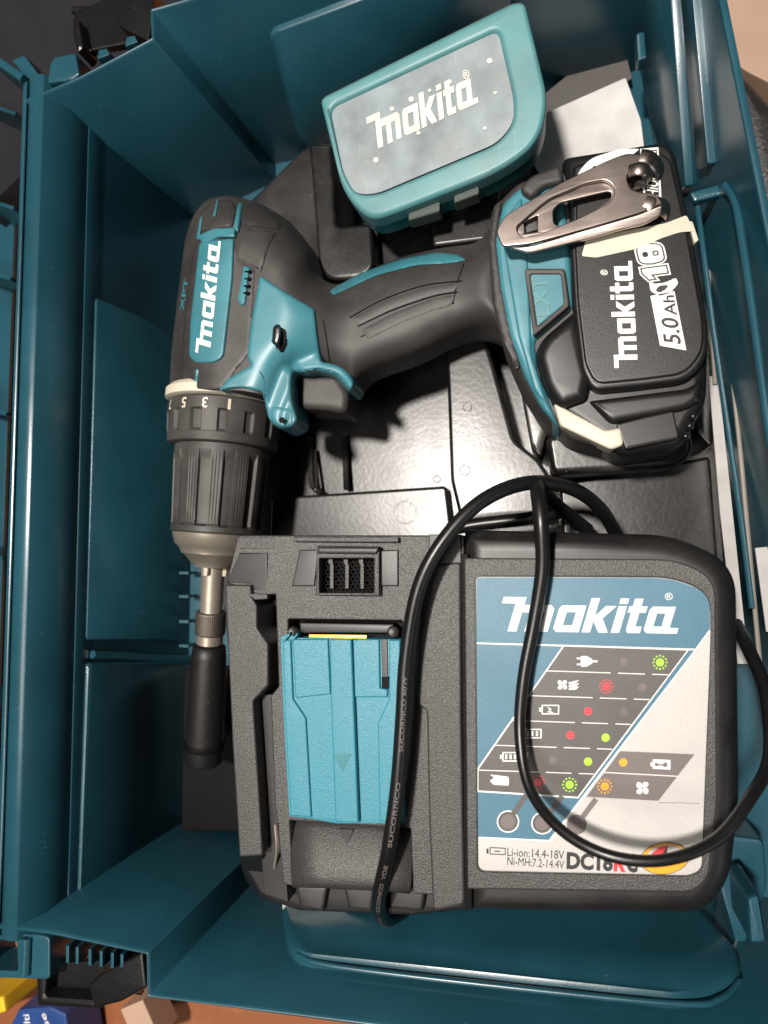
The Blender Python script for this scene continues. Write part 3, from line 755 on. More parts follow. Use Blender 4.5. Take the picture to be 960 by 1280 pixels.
# grip: teal strip, seams of the soft grip
patch('grip_strip', rp([(412, 363, 3), (450, 341, 10), (500, 324, 10), (545, 315, 8), (572, 318, 4), (583, 325, 3), (560, 329), (520, 331, 8), (470, 344, 10), (417, 369, 3)], 4), HB, .0016, .003, 'teal', drill, 2.5)
def seam(pts, r=.0004):
    q = cr(pts, 10); return mk('grip_seam', *tube2([P(v.x, v.y, HB(v.x, v.y) + .00005) for v in q], r, 6), 'dark', drill)
seam([(437, 397), (480, 374), (530, 357), (578, 351)])
seam([(447, 408), (490, 388), (540, 371), (572, 365)])
seam([(451, 421), (495, 401), (540, 384), (568, 379)], .0003)
seam([(580, 330), (572, 352), (566, 380)], .0003)
seam([(404, 400), (409, 430), (412, 452)], .0003)
patch('grip_pad', rp([(440, 398, 4), (480, 376, 10), (530, 359, 10), (574, 353, 3), (568, 364), (540, 369, 8), (490, 386, 8), (449, 406, 3)], 4), HB, .0005, .002, 'rubber', drill, 3)
patch('grip_pad', rp([(452, 412, 4), (490, 392, 10), (540, 373, 8), (569, 368, 3), (564, 382), (540, 388), (500, 403), (460, 424, 4)], 4), HB, .0005, .002, 'rubber', drill, 3)
# gearbox ring, torque collar, chuck
A = P(284, 490, Z0); B = P(267, 703, Z0)
def along(s): return A.lerp(B, s)
L_ = (B - A).length
mk('cream_ring', *lathe2(along(.0), along(.080), [(0, .0290), (.3, .0312), (.9, .0312), (1, .0295)], 72), 'cream', drill)
def notch(th, s):
    k = (th * 14 / (2 * math.pi)) % 1
    return 1 - (.055 if (.25 < k < .6 and .30 < s < .78) else 0)
prof = [(0, .0285), (.03, .0292), (.28, .0296), (.32, .0296), (.36, .0294), (.72, .0290), (.78, .0288), (.80, .0290), (.97, .0282), (1, .0265)]
mk('torque_collar', *lathe2(along(.085), along(.335), prof, 168, notch), 'rubber', drill, sharp=25)
ax = (B - A).normalized(); sx = ax.cross(Vector((0, 0, 1))).normalized(); sz = sx.cross(ax)
def oncyl(s, ang, r): return along(s) + sx * math.sin(ang) * r + sz * math.cos(ang) * r
sgn = 1 if sx.x > 0 else -1
def cyltext(txt, s0, ang0, hgt, rr, mt, flip=True):
    vs, fs = text2d(txt, .02); V = []
    w = hgt * (.55 * len(txt) if txt not in ('1',) else .28)
    for u, v in vs:
        # reads from the collar side: top of the figure points to the chuck
        a = ang0 - sgn * (u - .5) * w / rr * (1 if flip else -1); V.append(along(s0 + v * hgt / L_) + sx * math.sin(a) * rr + sz * math.cos(a) * rr)
    return mk('torque_number', V, fs, mt, drill, smooth=False)
for n_, a in (('1', .52), ('3', .12), ('5', -.28), ('7', -.70), ('9', -1.1)):
    cyltext(n_, .105, sgn * a, .0052, .0299, 'cream')
def ribs(th, s):
    k = (th * 12 / (2 * math.pi)) % 1; t = max(0, min(1, (s - .10) / .1)) * max(0, min(1, (.93 - s) / .03))
    fine = .006 * math.sin(th * 96) if k >= .5 and .1 < s < .9 else 0
    return 1 - t * .075 * (1 if k < .42 else 0) + fine * t
prof = [(0, .0235), (.02, .0244), (.08, .0246), (.1, .0246), (.16, .0245), (.22, .0244), (.5, .0238), (.7, .0234), (.86, .0230), (.9, .0232), (.905, .0226), (.93, .0232), (.985, .0232), (1, .0222)]
mk('chuck_sleeve', *lathe2(along(.325), along(.835), prof, 288, ribs), 'rubber', drill, sharp=28)
mk('chuck_nose', *lathe2(along(.83), along(1.03), [(0, .0215), (.05, .0222), (.35, .0205), (.42, .0188), (.55, .0172), (.62, .0168), (.64, .0155), (.85, .0120), (.9, .0105), (1, .0095)], 72), 'steel', drill, sharp=40)
for k in range(3):
    a = sgn * (-.15 + k * 2.1); c = along(1.02) + sx * math.sin(a) * .006 + sz * math.cos(a) * .006
    mk('chuck_jaw', *tube2([c - ax * .004, c + ax * .005], [.003, .0022], 8), 'steel', drill)
# foot: rubber collar, teal band, badge
FZ = Z0 + .030
foot = rp([(610, 300, 6), (620, 252, 12), (648, 224, 12), (700, 212, 6), (735, 215), (760, 560, 10), (712, 548, 10), (676, 512, 12), (650, 470, 8), (628, 420, 8), (618, 360, 8)], 8, 4)
plate('foot_housing', foot, FZ - .003, .055, 'rubber', drill, .004, 4)
band = rp([(618, 300, 6), (628, 252, 10), (650, 232, 8), (702, 218, 4), (712, 300), (717, 382, 4), (668, 424, 8), (672, 462, 6), (700, 536, 4), (676, 508, 8), (656, 470), (636, 420, 6), (624, 360)], 6, 4)
plate('foot_band', band, FZ, .05, 'teal', drill, .003, 4)
plate('band_rim', rp([(628, 300), (638, 262), (652, 245), (660, 330), (664, 420), (664, 440), (684, 505), (668, 488), (648, 420), (638, 360)], 5), FZ + .0012, .01, 'teal', drill, .0012, 3)
plate('badge_frame', [rp([(655, 335), (706, 335, 3), (712, 382, 4), (667, 420, 4)], 5), rp([(663, 342), (701, 342, 3), (705, 379, 4), (672, 408, 4)], 4)], FZ + .0035, .006, 'rubber', drill, .0008)
plate('badge', rp([(662, 341), (702, 341, 3), (706, 380, 4), (671, 409, 4)], 4), FZ + .0024, .004, 'teal', drill, .0006)
text('badge_print', 'LXT', (687, 394), (682, 345), (667, 396), Pl(FZ + .0026), 'boxteal', drill, .02)
plate('foot_boss', rp([(648, 235, 8), (664, 218, 8), (700, 205, 6), (705, 226), (680, 232, 6), (664, 248, 8)], 6), FZ + .004, .012, 'rubber', drill, .002, 3)
patch('grip_collar', rp([(610, 300, 8), (618, 256, 8), (628, 250, 4), (622, 300), (630, 360), (640, 410), (652, 455), (646, 462), (628, 428), (616, 380)], 4), lambda x, y: FZ - .004, .003, .03, 'rubber', drill, 4)

# battery (part of the drill, with its own pieces)
BT = FZ + .006
bat = plate('battery', rp([(702, 192, 10), (826, 172, 14), (846, 182, 10), (856, 232, 8), (888, 420, 12), (886, 500, 16), (852, 560, 16), (778, 570, 10), (690, 512, 12), (664, 444, 20), (676, 420, 16), (718, 384, 4), (712, 300)], 8, 5), BT - .006, .058, 'batt', drill, .006, 5)
plate('battery_shell', rp([(668, 440, 16), (680, 418, 10), (722, 386, 6), (742, 470, 6), (735, 500, 6), (700, 512, 10), (680, 486, 16)], 8, 5), BT - .001, .02, 'batt', bat, .0055, 5)
face = [(716, 205, 8), (826, 176, 16), (842, 186, 10), (866, 292), (886, 405, 10), (887, 444, 26), (862, 476, 22), (800, 484, 10), (740, 490, 14), (726, 462, 8), (716, 380), (712, 300)]
plate('battery_face', rp(face, 8, 5), BT, .018, 'batt', bat, .0022, 4)
plate('battery_face', rp(scale_poly(face, .93), 8, 5), BT + .0009, .004, 'batt', bat, .0012, 4)
FT = Pl(BT + .0009)
decal('logo', LOGO, frame3((797, 452), (790, 326), (768, 460)), FT, 'logo', bat, .0002)
text('registered_mark', '®', (760, 344), (759, 337), (751, 344), FT, 'white', bat)
decal('capacity_label', fill([(813, 370), (843, 364), (858, 438), (825, 432)]), ident, FT, 'white', bat, .00015)
text('capacity_print', '5.0', (851, 430), (847, 398), (829, 428), FT, 'ink', bat, .015, raise_=.0003)
text('capacity_print', 'Ah', (846, 394), (842, 369), (831, 394), FT, 'ink', bat, .015, raise_=.0003)
D1 = [[(.30, 0), (.30, .70), (.08, .58), (.08, .80), (.40, 1), (.62, 1), (.62, 0)]]
D8 = [rp([(0, 0), (.78, 0), (.86, .52, .05), (.78, 1), (0, 1), (-.08, .52, .05)], .22, 5), rp([(.26, .16), (.52, .16), (.52, .42), (.26, .42)], .1, 4), rp([(.26, .60), (.52, .60), (.52, .84), (.26, .84)], .1, 4)]
V18 = lambda u, v: (836 - (u * 1.0) * 6 - (v - .0) * 30, 348 - u * 25 + v * 4)
for g_, mt_, up_ in ((.13, 'white', .00015), (.065, 'ink', .0003), (.0, 'white', .00045)):
    for D_, off_ in ((D1, .0), (D8, .92)):
        L_2 = [inset(ccw(lp, i_ == 0), -g_) if g_ else lp for i_, lp in enumerate(D_)]
        decal('voltage_print', fill([[(x + off_, y) for x, y in lp] for lp in L_2]), V18, FT, mt_, bat, up_ + (.00002 if off_ else 0))
decal('voltage_print', fill(rp([(813, 364), (811, 350), (818, 355), (832, 353), (845, 347), (848, 354), (838, 366), (824, 370)], 3)), ident, FT, 'white', bat, .00015)
decal('voltage_print', fill(rp([(819, 363), (824, 357), (836, 356), (832, 362), (824, 366)], 3)), ident, FT, 'ink', bat, .0003)
sw = [(720, 236, 1), (722, 216, 8), (738, 198, 10), (775, 186, 8), (800, 186, 4), (790, 194), (760, 206, 6), (752, 212), (742, 206), (736, 222, 4), (728, 240, 1)]
decal('swirl_print', fill(rp(sw, 4)), ident, FT, 'white', bat, .00015)
decal('chemistry_print', fill([[(800, 186), (823, 184), (828, 268), (806, 266)], [(803, 189), (821, 187), (825, 264), (808, 262)]]), ident, FT, 'white', bat, .00015)
text('chemistry_print', 'LITHIUM-ION', (824, 263), (820, 189), (809, 261), FT, 'white', bat, .01)
decal('white_band', fill(rp([(727, 320), (733, 298), (790, 287), (832, 279), (858, 269), (868, 289), (850, 290, 6), (826, 298), (800, 310, 8), (768, 317, 6), (745, 322)], 3)), ident, Pl(BT + .0011), 'cream', bat, .00015)
plate('white_tab', rp([(856, 276), (866, 276), (874, 300), (868, 304), (864, 290)], 2), BT + .001, .004, 'cream', bat, .0006)
# end of the pack: step ledge, release button, small feet
plate('end_ledge', rp([(735, 500, 6), (862, 484, 10), (880, 470, 6), (876, 500, 8), (858, 512, 8), (764, 530, 8)], 6), BT - .003, .02, 'batt', bat, .003, 4)
plate('end_panel', rp([(770, 530, 3), (842, 512, 3), (850, 548, 6), (782, 562, 4)], 4), BT - .0045, .012, 'chg_s', bat, .001, 2)
plate('release_button', rp([(692, 505, 2), (697, 505, 3), (757, 538, 4), (776, 534, 4), (780, 556, 5), (764, 562, 5), (700, 532, 4)], 3), BT - .004, .012, 'cream', bat, .0012, 3)
for (x, y) in ((858, 504), (869, 500), (866, 520), (862, 532), (857, 545)):
    mk('rivet', *lathe2(P(x, y, BT - .006), P(x, y, BT - .0038), [(0, .0018), (.6, .0016), (1, .0004)], 12), 'blk', bat)
# belt clip
CZ = Pl(BT + .009, 0, 0, P(740, 250, BT + .01)[:2])
def cw(x, y):
    q = P(640, 285, CZ); return -.004 * max(0, 1 - (Vector((x, y)) - Vector(q[:2])).length / .02)
outer = rp([(620, 289, 5), (631, 269, 8), (656, 254, 8), (703, 227, 10), (762, 199, 10), (784, 191, 8), (803, 193, 6), (810, 200, 5), (806, 208, 3), (788, 211, 3), (783, 222, 5), (788, 236, 4), (800, 240, 4), (819, 241, 6), (829, 253, 4), (803, 265, 10), (746, 282, 14), (700, 295, 10), (662, 305, 10), (628, 308, 5)], 8, 5)
slot = rp([(644, 284, 8), (684, 249, 12), (734, 228, 12), (759, 224, 8), (770, 237, 8), (764, 252, 8), (725, 272, 12), (678, 291, 10), (652, 297, 6)], 8, 5)
clip = plate('belt_clip', [outer, slot], CZ, .0013, 'chrome', drill, .0005, 3)
plate('clip_return', rp([(636, 309, 2), (662, 307), (746, 284, 12), (803, 267, 10), (828, 256, 3), (826, 268, 6), (806, 280, 8), (775, 287, 10), (737, 298, 10), (662, 316, 4)], 3), Pl(CZ.z - .0016, 0, .35, P(740, 285, CZ)[:2]), .0012, 'chrome', clip, .0004, 2)
plate('inner_leaf', [rp([(640, 284, 6), (684, 246, 10), (762, 222, 8), (774, 240, 8), (764, 258, 8), (678, 295, 8), (648, 299, 4)], 6), rp([(691, 262, 5), (700, 253, 5), (745, 242, 8), (764, 238, 6), (764, 248, 6), (735, 268, 8), (702, 283, 5), (692, 280, 5)], 6), rp([(655, 277, 1), (672, 269, 1), (672, 289, 1), (656, 292, 1)], 1)], CZ.up(-.0022), .0012, 'chrome', clip, .0004, 2)
q0 = CZ.z
mk('clip_hook', *tube2(cr([P(786, 214, q0 + .0005), P(798, 211, q0 + .002), P(808, 214, q0 + .001), P(811, 221, q0 - .003), P(804, 228, q0 - .006), P(794, 232, q0 - .008)], 6), .0028, 12, True, .3), 'chrome', clip)
mk('clip_hook', *tube2(cr([P(800, 196, q0 - .0006), P(812, 198, q0 - .001), P(822, 208, q0 - .004), P(826, 222, q0 - .009)], 6), .0034, 12, True, .25), 'chrome', clip)
mk('clip_hook', *tube2(cr([P(806, 252, q0 - .0006), P(820, 256, q0 - .001), P(832, 262, q0 - .005), P(836, 270, q0 - .010)], 6), .0036, 12, True, .25), 'chrome', clip)
plate('clip_screw', rp([(652, 270), (670, 264), (674, 286), (656, 292)], 2), BT + .003, .006, 'rubber', clip, .001)

# tool held in the chuck
bh = thing('bit_holder', 'knurled steel and black bit holder held in the drill chuck', 'bit holder', P(258, 800, Z0 - .015))
a0 = along(1.0); a1 = P(258, 880, Z0 - .012)
bd = (a1 - a0).normalized()
def ba(y): # station whose projection has photo row y
    lo, hi = 0.0, 1.6
    return None
def st(t): return a0 + (a1 - a0) * t
mk('shank', *lathe2(st(-.02), st(.34), [(0, .0062), (.2, .0060), (1, .0058)], 24), 'steel', bh)
def knurl(th, s): return 1 + .035 * math.sin(th * 26 + s * 40) * math.sin(th * 26 - s * 40)
mk('knurled_sleeve', *lathe2(st(.34), st(.50), [(i / 24, .0078 if 0 < i < 24 else .0072) for i in range(25)], 160, knurl), 'knurl', bh, sharp=80)
mk('sleeve_ring', *lathe2(st(.50), st(.57), [(0, .0066), (.1, .0070), (.9, .0070), (1, .0060)], 32), 'steel', bh)
mk('body', *lathe2(st(.57), st(1.42), [(0, .0062), (.02, .0086), (.1, .0092), (.8, .0102), (.97, .0104), (1, .0095)], 40), 'holder', bh, sharp=60)
mk('tip_ring', *lathe2(st(1.27), st(1.31), [(0, .0108), (.5, .0112), (1, .0108)], 40), 'dark', bh)
o = plate('storage_block', rp([(230, 836), (300, 836), (300, 1040), (226, 1040)], 5), -.098, .014, 'dark', None, .001)
top(o, 'black plastic block on the case floor beneath the bit holder', 'block')

# ================================================================ CHARGER
ZC = -.002
chg = thing('battery_charger', 'black battery charger with blue and silver label panel and teal shutter', 'charger', P(600, 900, -.088))
CP = Pl(ZC)
# main lobe
plate('housing', rp([(578, 661, 4), (850, 668, 66), (926, 706, 66), (930, 1000), (919, 1108, 46), (886, 1152, 46), (584, 1146, 4)], 8, 8), CP, .086, 'chg_s', chg, .009, 8)
plate('top_panel', rp([(580, 697, 3), (846, 699, 50), (895, 722, 52), (897, 1000), (886, 1098, 22), (866, 1116, 20), (584, 1112, 3)], 8, 6), CP.up(.0006), .003, 'chg', chg, .0008, 3)
labp = rp([(595, 721, 6), (840, 722, 36), (888, 742, 44), (888, 800), (877, 1086, 18), (862, 1094, 14), (598, 1088, 10)], 6, 6)
plate('label_rim', [rp(scale_poly([(595, 721, 6), (840, 722, 36), (888, 742, 44), (888, 800), (877, 1086, 18), (862, 1094, 14), (598, 1088, 10)], 1.012), 6, 6), labp], CP.up(.0009), .001, 'chg_s', chg, .0002)
lab = plate('label', labp, CP.up(.0008), .0008, 'lbl', chg, .0001)
LP = CP.up(.0008)
lv = [0]
def ld(name, poly, mt, lvl=1):
    lv[0] += 1
    return decal(name, fill(poly), ident, LP, mt, lab, .00008 * lvl + .0000003 * (lv[0] % 60))
# blue fields
ld('blue_field', rp([(595.6, 721.6, 5), (839.5, 722.5, 35.5), (887.5, 742.5, 43), (887.5, 786, 0), (869, 811, 0), (706, 806, 0), (595.6, 803, 0)], 0, 5), 'blue')
ld('blue_field', [(597, 805), (705, 808), (880.5, 796), (686, 1050), (598, 1046)] if False else [(595.7, 805), (868, 813), (686, 1050), (597.6, 1046)], 'blue')
ld('white_line', [(868, 813), (870, 810), (886, 788), (886, 791), (689, 1051.5), (599, 1047.5), (599, 1046), (686, 1050)], 'white')
ld('white_line', [(597, 803.2), (706, 806.2), (869, 811), (868, 812.8), (706, 808), (597, 805)], 'white')
tab = [(705, 808), (859, 813), (722, 996), (598, 988), (598, 962)]
ld('table_outline', [(704, 806.6), (861.5, 811.8), (723, 998), (597, 990), (597, 960)], 'white', 2)
ld('indicator_table', tab, 'lgrey', 3)
def lerp2(a, b, t): return (a[0] + (b[0] - a[0]) * t, a[1] + (b[1] - a[1]) * t)
for i, (yl, yr) in enumerate(((838, 843), (869, 874), (900, 905), (931, 936), (962, 967))):
    xl = 705 - (yl - 808) * .70; xr = 859 - (yr - 813) * .749
    for a, b in ((.0, .52), (.58, .80), (.86, .99)):
        p, q = lerp2((xl, yl), (xr, yr), a), lerp2((xl, yl), (xr, yr), b)
        ld('row_line', [p, q, (q[0], q[1] + 1.1), (p[0], p[1] + 1.1)], 'white', 4)
# second block
ld('indicator_table', [(775, 939), (868, 943), (823, 1001), (733, 996)], 'lmauve', 3)
ld('row_line', [(756, 965), (849, 970), (848.3, 971), (755, 966)], 'white', 4)
ld('row_line', [(824, 1003), (874, 1004), (874, 1004.6), (824, 1003.6)], 'led_off', 2)
def led(x, y, c, sun=False):
    ld('indicator_mark', circ(x, y, 5.2, 16), c, 5)
    if sun:
        for k in range(12):
            a = 2 * math.pi * k / 12; ld('indicator_ray', circ(x + 8.3 * math.cos(a), y + 8.3 * math.sin(a), 1.3, 6), c, 5)
for args in ((780, 827, 'led_off'), (825, 828, 'green', 1), (758, 858, 'red', 1), (803, 859, 'led_off'), (735, 889, 'red'), (780, 890, 'led_off'), (713, 919, 'red'), (757, 922, 'green'),
             (691, 950, 'led_off'), (735, 952, 'green'), (779, 953, 'orange'), (672, 978, 'red', 1), (712, 981, 'green', 1), (756, 983, 'orange', 1)): led(*args)
# icons
ld('plug_icon', rp([(726, 820), (733, 820), (739, 823, 1), (741, 825.4, .2), (747, 825.6, .2), (747, 828, .2), (741, 828, .2), (739, 830, 1), (733, 833.5), (726, 833.5)], 2), 'white', 5)
ld('plug_icon', [(721, 822), (726, 822), (726, 824), (721, 824)], 'white', 5.5); ld('plug_icon', [(721, 829.5), (726, 829.5), (726, 831.5), (721, 831.5)], 'white', 5.5)
def fan(x, y, r=7):
    for k in range(4):
        a = k * math.pi / 2 + .4; c, s = math.cos(a), math.sin(a)
        pts = [(0, .12), (.35, .55), (.9, .6), (1, .15), (.75, -.25), (.3, -.1)]
        ld('fan_icon', rp([(x + r * (u * c - v * s), y + r * (u * s + v * c)) for u, v in pts], 1.5, 3), 'white', 5)
fan(703, 856); fan(803, 985, 9)
for k in range(3):
    ld('airflow_icon', [(711, 853 + k * 3.5), (724, 850 + k * 4), (720, 854 + k * 4), (711, 855.5 + k * 3.5)], 'white', 5)
def baticon(x, y, w, h, bars=0, slot=False):
    ld('battery_icon', [[(x - w, y - h), (x + w, y - h), (x + w, y + h), (x - w, y + h)], [(x - w + 1.5, y - h + 1.5), (x + w - 1.5, y - h + 1.5), (x + w - 1.5, y + h - 1.5), (x - w + 1.5, y + h - 1.5)]], 'white', 5)
    ld('battery_icon', [(x - w - 3, y - 2.5), (x - w, y - 2.5), (x - w, y + 2.5), (x - w - 3, y + 2.5)], 'white', 5)
    for k in range(bars):
        bx = x - w + 3.5 + k * (2 * w - 5) / max(1, bars)
        ld('battery_icon', [(bx, y - h + 3), (bx + 2.6, y - h + 3), (bx + 2.6, y + h - 3), (bx, y + h - 3)], 'white', 5)
baticon(688, 887, 11, 6); ld('bolt_icon', [(684, 883), (690, 887), (687, 888), (693, 892), (684, 890), (687, 888)], 'white', 5.5)
baticon(666, 917, 11, 6, 3); baticon(644, 946, 16, 6, 5)
ld('battery_icon', rp([(612, 968), (636, 971), (636, 982), (617, 981), (612, 976), (618, 972)], 2), 'white', 5)
ld('battery_icon', [(816, 949), (838, 950), (838, 962), (816, 961)], 'white', 5); ld('battery_icon', [(813, 953), (816, 953), (816, 958), (813, 958)], 'white', 5)
ld('wrench_icon', [(820, 955), (832, 955.4), (832, 957.4), (820, 957)], 'lmauve', 6); ld('wrench_icon', circ(831.5, 956, 3.2, 8), 'lmauve', 6.4); ld('wrench_icon', circ(820.5, 955.6, 2.4, 8), 'lmauve', 6.4)
for (x, y, mt, sx_, sy_) in ((635, 1027, 'led_off', 659, 992), (678, 1029, 'led_off', 703, 995), (721, 1031, 'lmauve', 745, 999)):
    d = Vector((sx_ - x, sy_ - y)).normalized(); n_ = Vector((-d.y, d.x)) * 3.4; p, q = Vector((x, y)), Vector((sx_, sy_))
    if mt == 'led_off': ld('key_ring', circ(x, y, 14, 26), 'white', 2.2)
    ld('key_line', [tuple(p + n_), tuple(q + n_), tuple(q - n_), tuple(p - n_)], 'lgrey' if mt == 'led_off' else 'lmauve', 3.5)
    ld('key_circle', circ(x, y, 12.4, 26), 'lgrey' if mt == 'led_off' else 'lmauve', 4); ld('key_circle', circ(x, y, 9, 20), 'lmauve', 5)
decal('logo', LOGO, frame3((630, 789), (846, 792), (630, 746)), LP, 'white', lab, .0002)
text('registered_mark', '®', (831, 750), (841, 750), (831, 741), LP, 'white', lab, .0)
text('voltage_text', 'Li-ion:14.4-18V', (634, 1070), (705, 1074), (634.4, 1059), LP, 'ink', lab, .0)
text('voltage_text', 'Ni-MH:7.2-14.4V', (634, 1081), (705, 1086), (634.4, 1070.5), LP, 'ink', lab, .0)
text('model_text', 'DC18', (708, 1085), (766, 1088), (708.5, 1065), LP, 'ink', lab, .045)
text('model_text', 'R', (767, 1088), (782, 1089), (767.5, 1067), LP, 'red', lab, .045)
text('model_text', 'C', (783, 1089), (797, 1089.5), (783.5, 1067), LP, 'ink', lab, .045)
ld('battery_icon', [[(612, 1059), (632, 1060), (632, 1069), (612, 1068)], [(613, 1060), (631, 1061), (631, 1068), (613, 1067)]], 'ink', 3)
ld('battery_icon', [(608, 1061), (610.5, 1061), (610.5, 1067), (608, 1067)], 'ink', 3); ld('battery_icon', [(618, 1063.4), (625, 1063.6), (625, 1064.8), (618, 1064.6)], 'ink', 3)
ld('oval_emblem', circ(831, 1073, 31, 36, 20, -.12), 'ink', 3); ld('oval_emblem', circ(831, 1073, 30, 36, 19.2, -.12), 'orange', 4)
ld('oval_emblem', circ(831, 1066, 21, 28, 9.5, -.1), 'lbl', 5); ld('oval_emblem', [(811, 1070), (824, 1059), (836, 1057), (832, 1064), (828, 1072), (812, 1074)], 'red', 6)
ld('oval_emblem', [(826, 1070), (834, 1058), (834, 1074), (830, 1070)], 'ink', 7)
# dock half: recessed deck with openings
DK = CP.up(-.004)
slotL = [(332, 742), (347, 742), (350, 858), (338, 868), (333, 846), (326, 838), (326, 770), (333, 762)]
cav = [(360, 774), (503, 776), (505, 804), (505, 1030), (362, 1026), (352, 800)]
ventc = rp([(399, 698), (467, 698), (467, 741), (399, 741)], 1)
plate('dock_deck', [rp([(297, 669, 5), (580, 669, 2), (584, 1120, 4), (516, 1118), (513, 1036), (362, 1026), (366, 1108), (354, 1106), (343, 1000), (338, 870), (348, 858), (344, 743), (322, 745), (300, 735), (283, 728)], 1.5), rp([(360, 774), (503, 776), (504, 1020), (364, 1016)], 2), ventc], DK, .012, 'chg', chg, .0008, 3)
plate('channel_floor', rp([(312, 868), (344, 868), (350, 1000), (360, 1128), (330, 1118)], 1), CP.up(-.010), .01, 'chg_s', chg, .0004)
plate('dock_core', rp([(292, 690), (582, 690), (586, 1140), (516, 1148), (372, 1142), (322, 1125), (302, 1090), (288, 900)], 6), CP.up(-.022), .060, 'chg_s', chg, .004, 3)
plate('cavity_floor', [(354, 770), (508, 770), (510, 1034), (358, 1030)], CP.up(-.0158), .003, 'dark', chg, .0003)
# corner marking >PPE<
plate('mark_frame', [rp([(299, 672), (343, 672), (343, 686), (299, 686)], 1), rp([(300, 673), (342, 673), (342, 685), (300, 685)], 1)], DK.up(.0002), .0004, 'chg_s', chg, .0001)
text('mark_text', '>PPE<', (303, 683.5), (340, 683.5), (303, 674.5), DK, 'chg_s', chg, .0, raise_=.0002)
# left rail
plate('side_rail', rp([(281, 731, 2), (313, 731, 2), (314, 746), (321, 757), (321, 785), (335, 805), (335, 857), (316, 877, 2), (325, 1017), (328, 1070), (299, 1072), (290, 930), (284, 800)], 3), CP.up(-.001), .05, 'chg', chg, .0010, 3)
plate('rail_shoulder', rp([(283, 728), (299, 691), (334, 691), (334, 742), (318, 748), (313, 730)], 1), Pl(ZC - .0030, 0, .06, P(300, 691, ZC)[:2]), .02, 'chg_s', chg, .0006)
plate('rail_notch', rp([(310, 742), (334, 743), (334, 749), (318, 750)], 1), CP.up(-.0008), .004, 'chg', chg, .0004)
mk('rail_lip', *tube2(cr([P(344, 1030, ZC - .002), P(346, 1060, ZC - .004), P(343, 1085, ZC - .010)], 5), .0007, 6), 'steel', chg)
# right rail
plate('side_rail', rp([(536, 708, 6), (576, 702, 6), (577, 900), (581, 1132, 8), (541, 1140, 8), (536, 1030), (533, 890), (522, 880), (519, 860), (524, 760)], 4), CP.up(-.001), .05, 'chg', chg, .0012, 3)
plate('rail_shoulder', rp([(536, 668), (576, 668), (577, 706), (534, 710)], 1), Pl(ZC - .0028, 0, .03, P(550, 700, ZC)[:2]), .02, 'chg_s', chg, .0006)
for pts_, y_ in (([(298, 1071), (329, 1070), (333, 1092), (350, 1126, 4), (326, 1124, 8), (306, 1100, 6)], 1071),):
    plate('rail_end', rp(pts_, 1), Pl(ZC - .0012, 0, 1.1, P(400, y_, ZC)[:2]), .03, 'chg_s', chg, .0008)  # darker plastic than the rail: shade of the downturned end put into the colour
plate('groove', rp([(576, 692), (585, 692), (590, 1138), (581, 1138)], 1), CP.up(.0002), .003, 'dark', chg, .0003)
# raised ledge and vent housing
plate('vent_ledge', rp([(366, 671, 2), (498, 671, 2), (498, 678), (366, 677)], 1), DK.up(.0035), .006, 'chg', chg, .0005)
plate('vent_cheek', rp([(374, 687), (398, 687), (393, 733), (364, 733)], 1), DK.up(.0010), .004, 'chg_s', chg, .0008)
plate('vent_cheek', rp([(470, 688), (498, 687), (498, 733), (474, 733)], 1), DK.up(.0010), .004, 'chg_s', chg, .0008)
plate('vent_housing', [rp([(395, 682, 2), (474, 683, 2), (474, 745, 2), (394, 744, 2)], 2), ventc], DK.up(.0045), .006, 'chg', chg, .0008)
plate('vent_brow', rp([(397, 683), (474, 684), (470, 693), (396, 692)], 1), DK.up(.006), .004, 'chg_s', chg, .001)
plate('vent_backing', [(396, 694), (470, 694), (470, 744), (396, 744)], DK.up(-.006), .002, 'dark', chg, .0002)
parts = []
cx0, cy0 = 402, 701
for j in range(9):
    for i in range(13):
        x = cx0 + i * 5.2 + (2.6 if j % 2 else 0); y = cy0 + j * 4.6
        if x > 466 or y > 740: continue
        c = circ(x, y, 2.7, 6, rot=math.pi / 6)
        parts.append(tube2([P(a, b, DK.up(-.0025)) for a, b in c + c[:1]], .00022, 4, False))
o = mk('honeycomb_mesh', *joinm(parts), 'chg_s', chg, smooth=False); o['kind'] = 'stuff'
for x in (412, 431, 450):
    plate('vent_bar', rp([(x - 2, 698), (x + 4, 698), (x + 4, 704), (x + 5, 706), (x + 5, 736), (x, 736), (x, 706), (x - 2, 704)], 1), DK.up(-.0005), .003, 'chg', chg, .0004)
# cavity details above the shutter
plate('contact_block', rp([(374, 778), (492, 780), (492, 792), (374, 792)], 2), CP.up(-.0075), .008, 'chg_s', chg, .001)
plate('contact_strip', [(386, 793), (458, 794), (458, 800), (386, 800)], CP.up(-.0052), .001, 'gold', chg, .0002)
for x in (367, 492):
    mk('guide_pin', *lathe2(P(x, 790, CP.up(-.012)), P(x, 790, CP.up(-.004)), [(0, .0028), (.8, .0028), (.95, .0022), (1, .001)], 16), 'chg_s', chg)
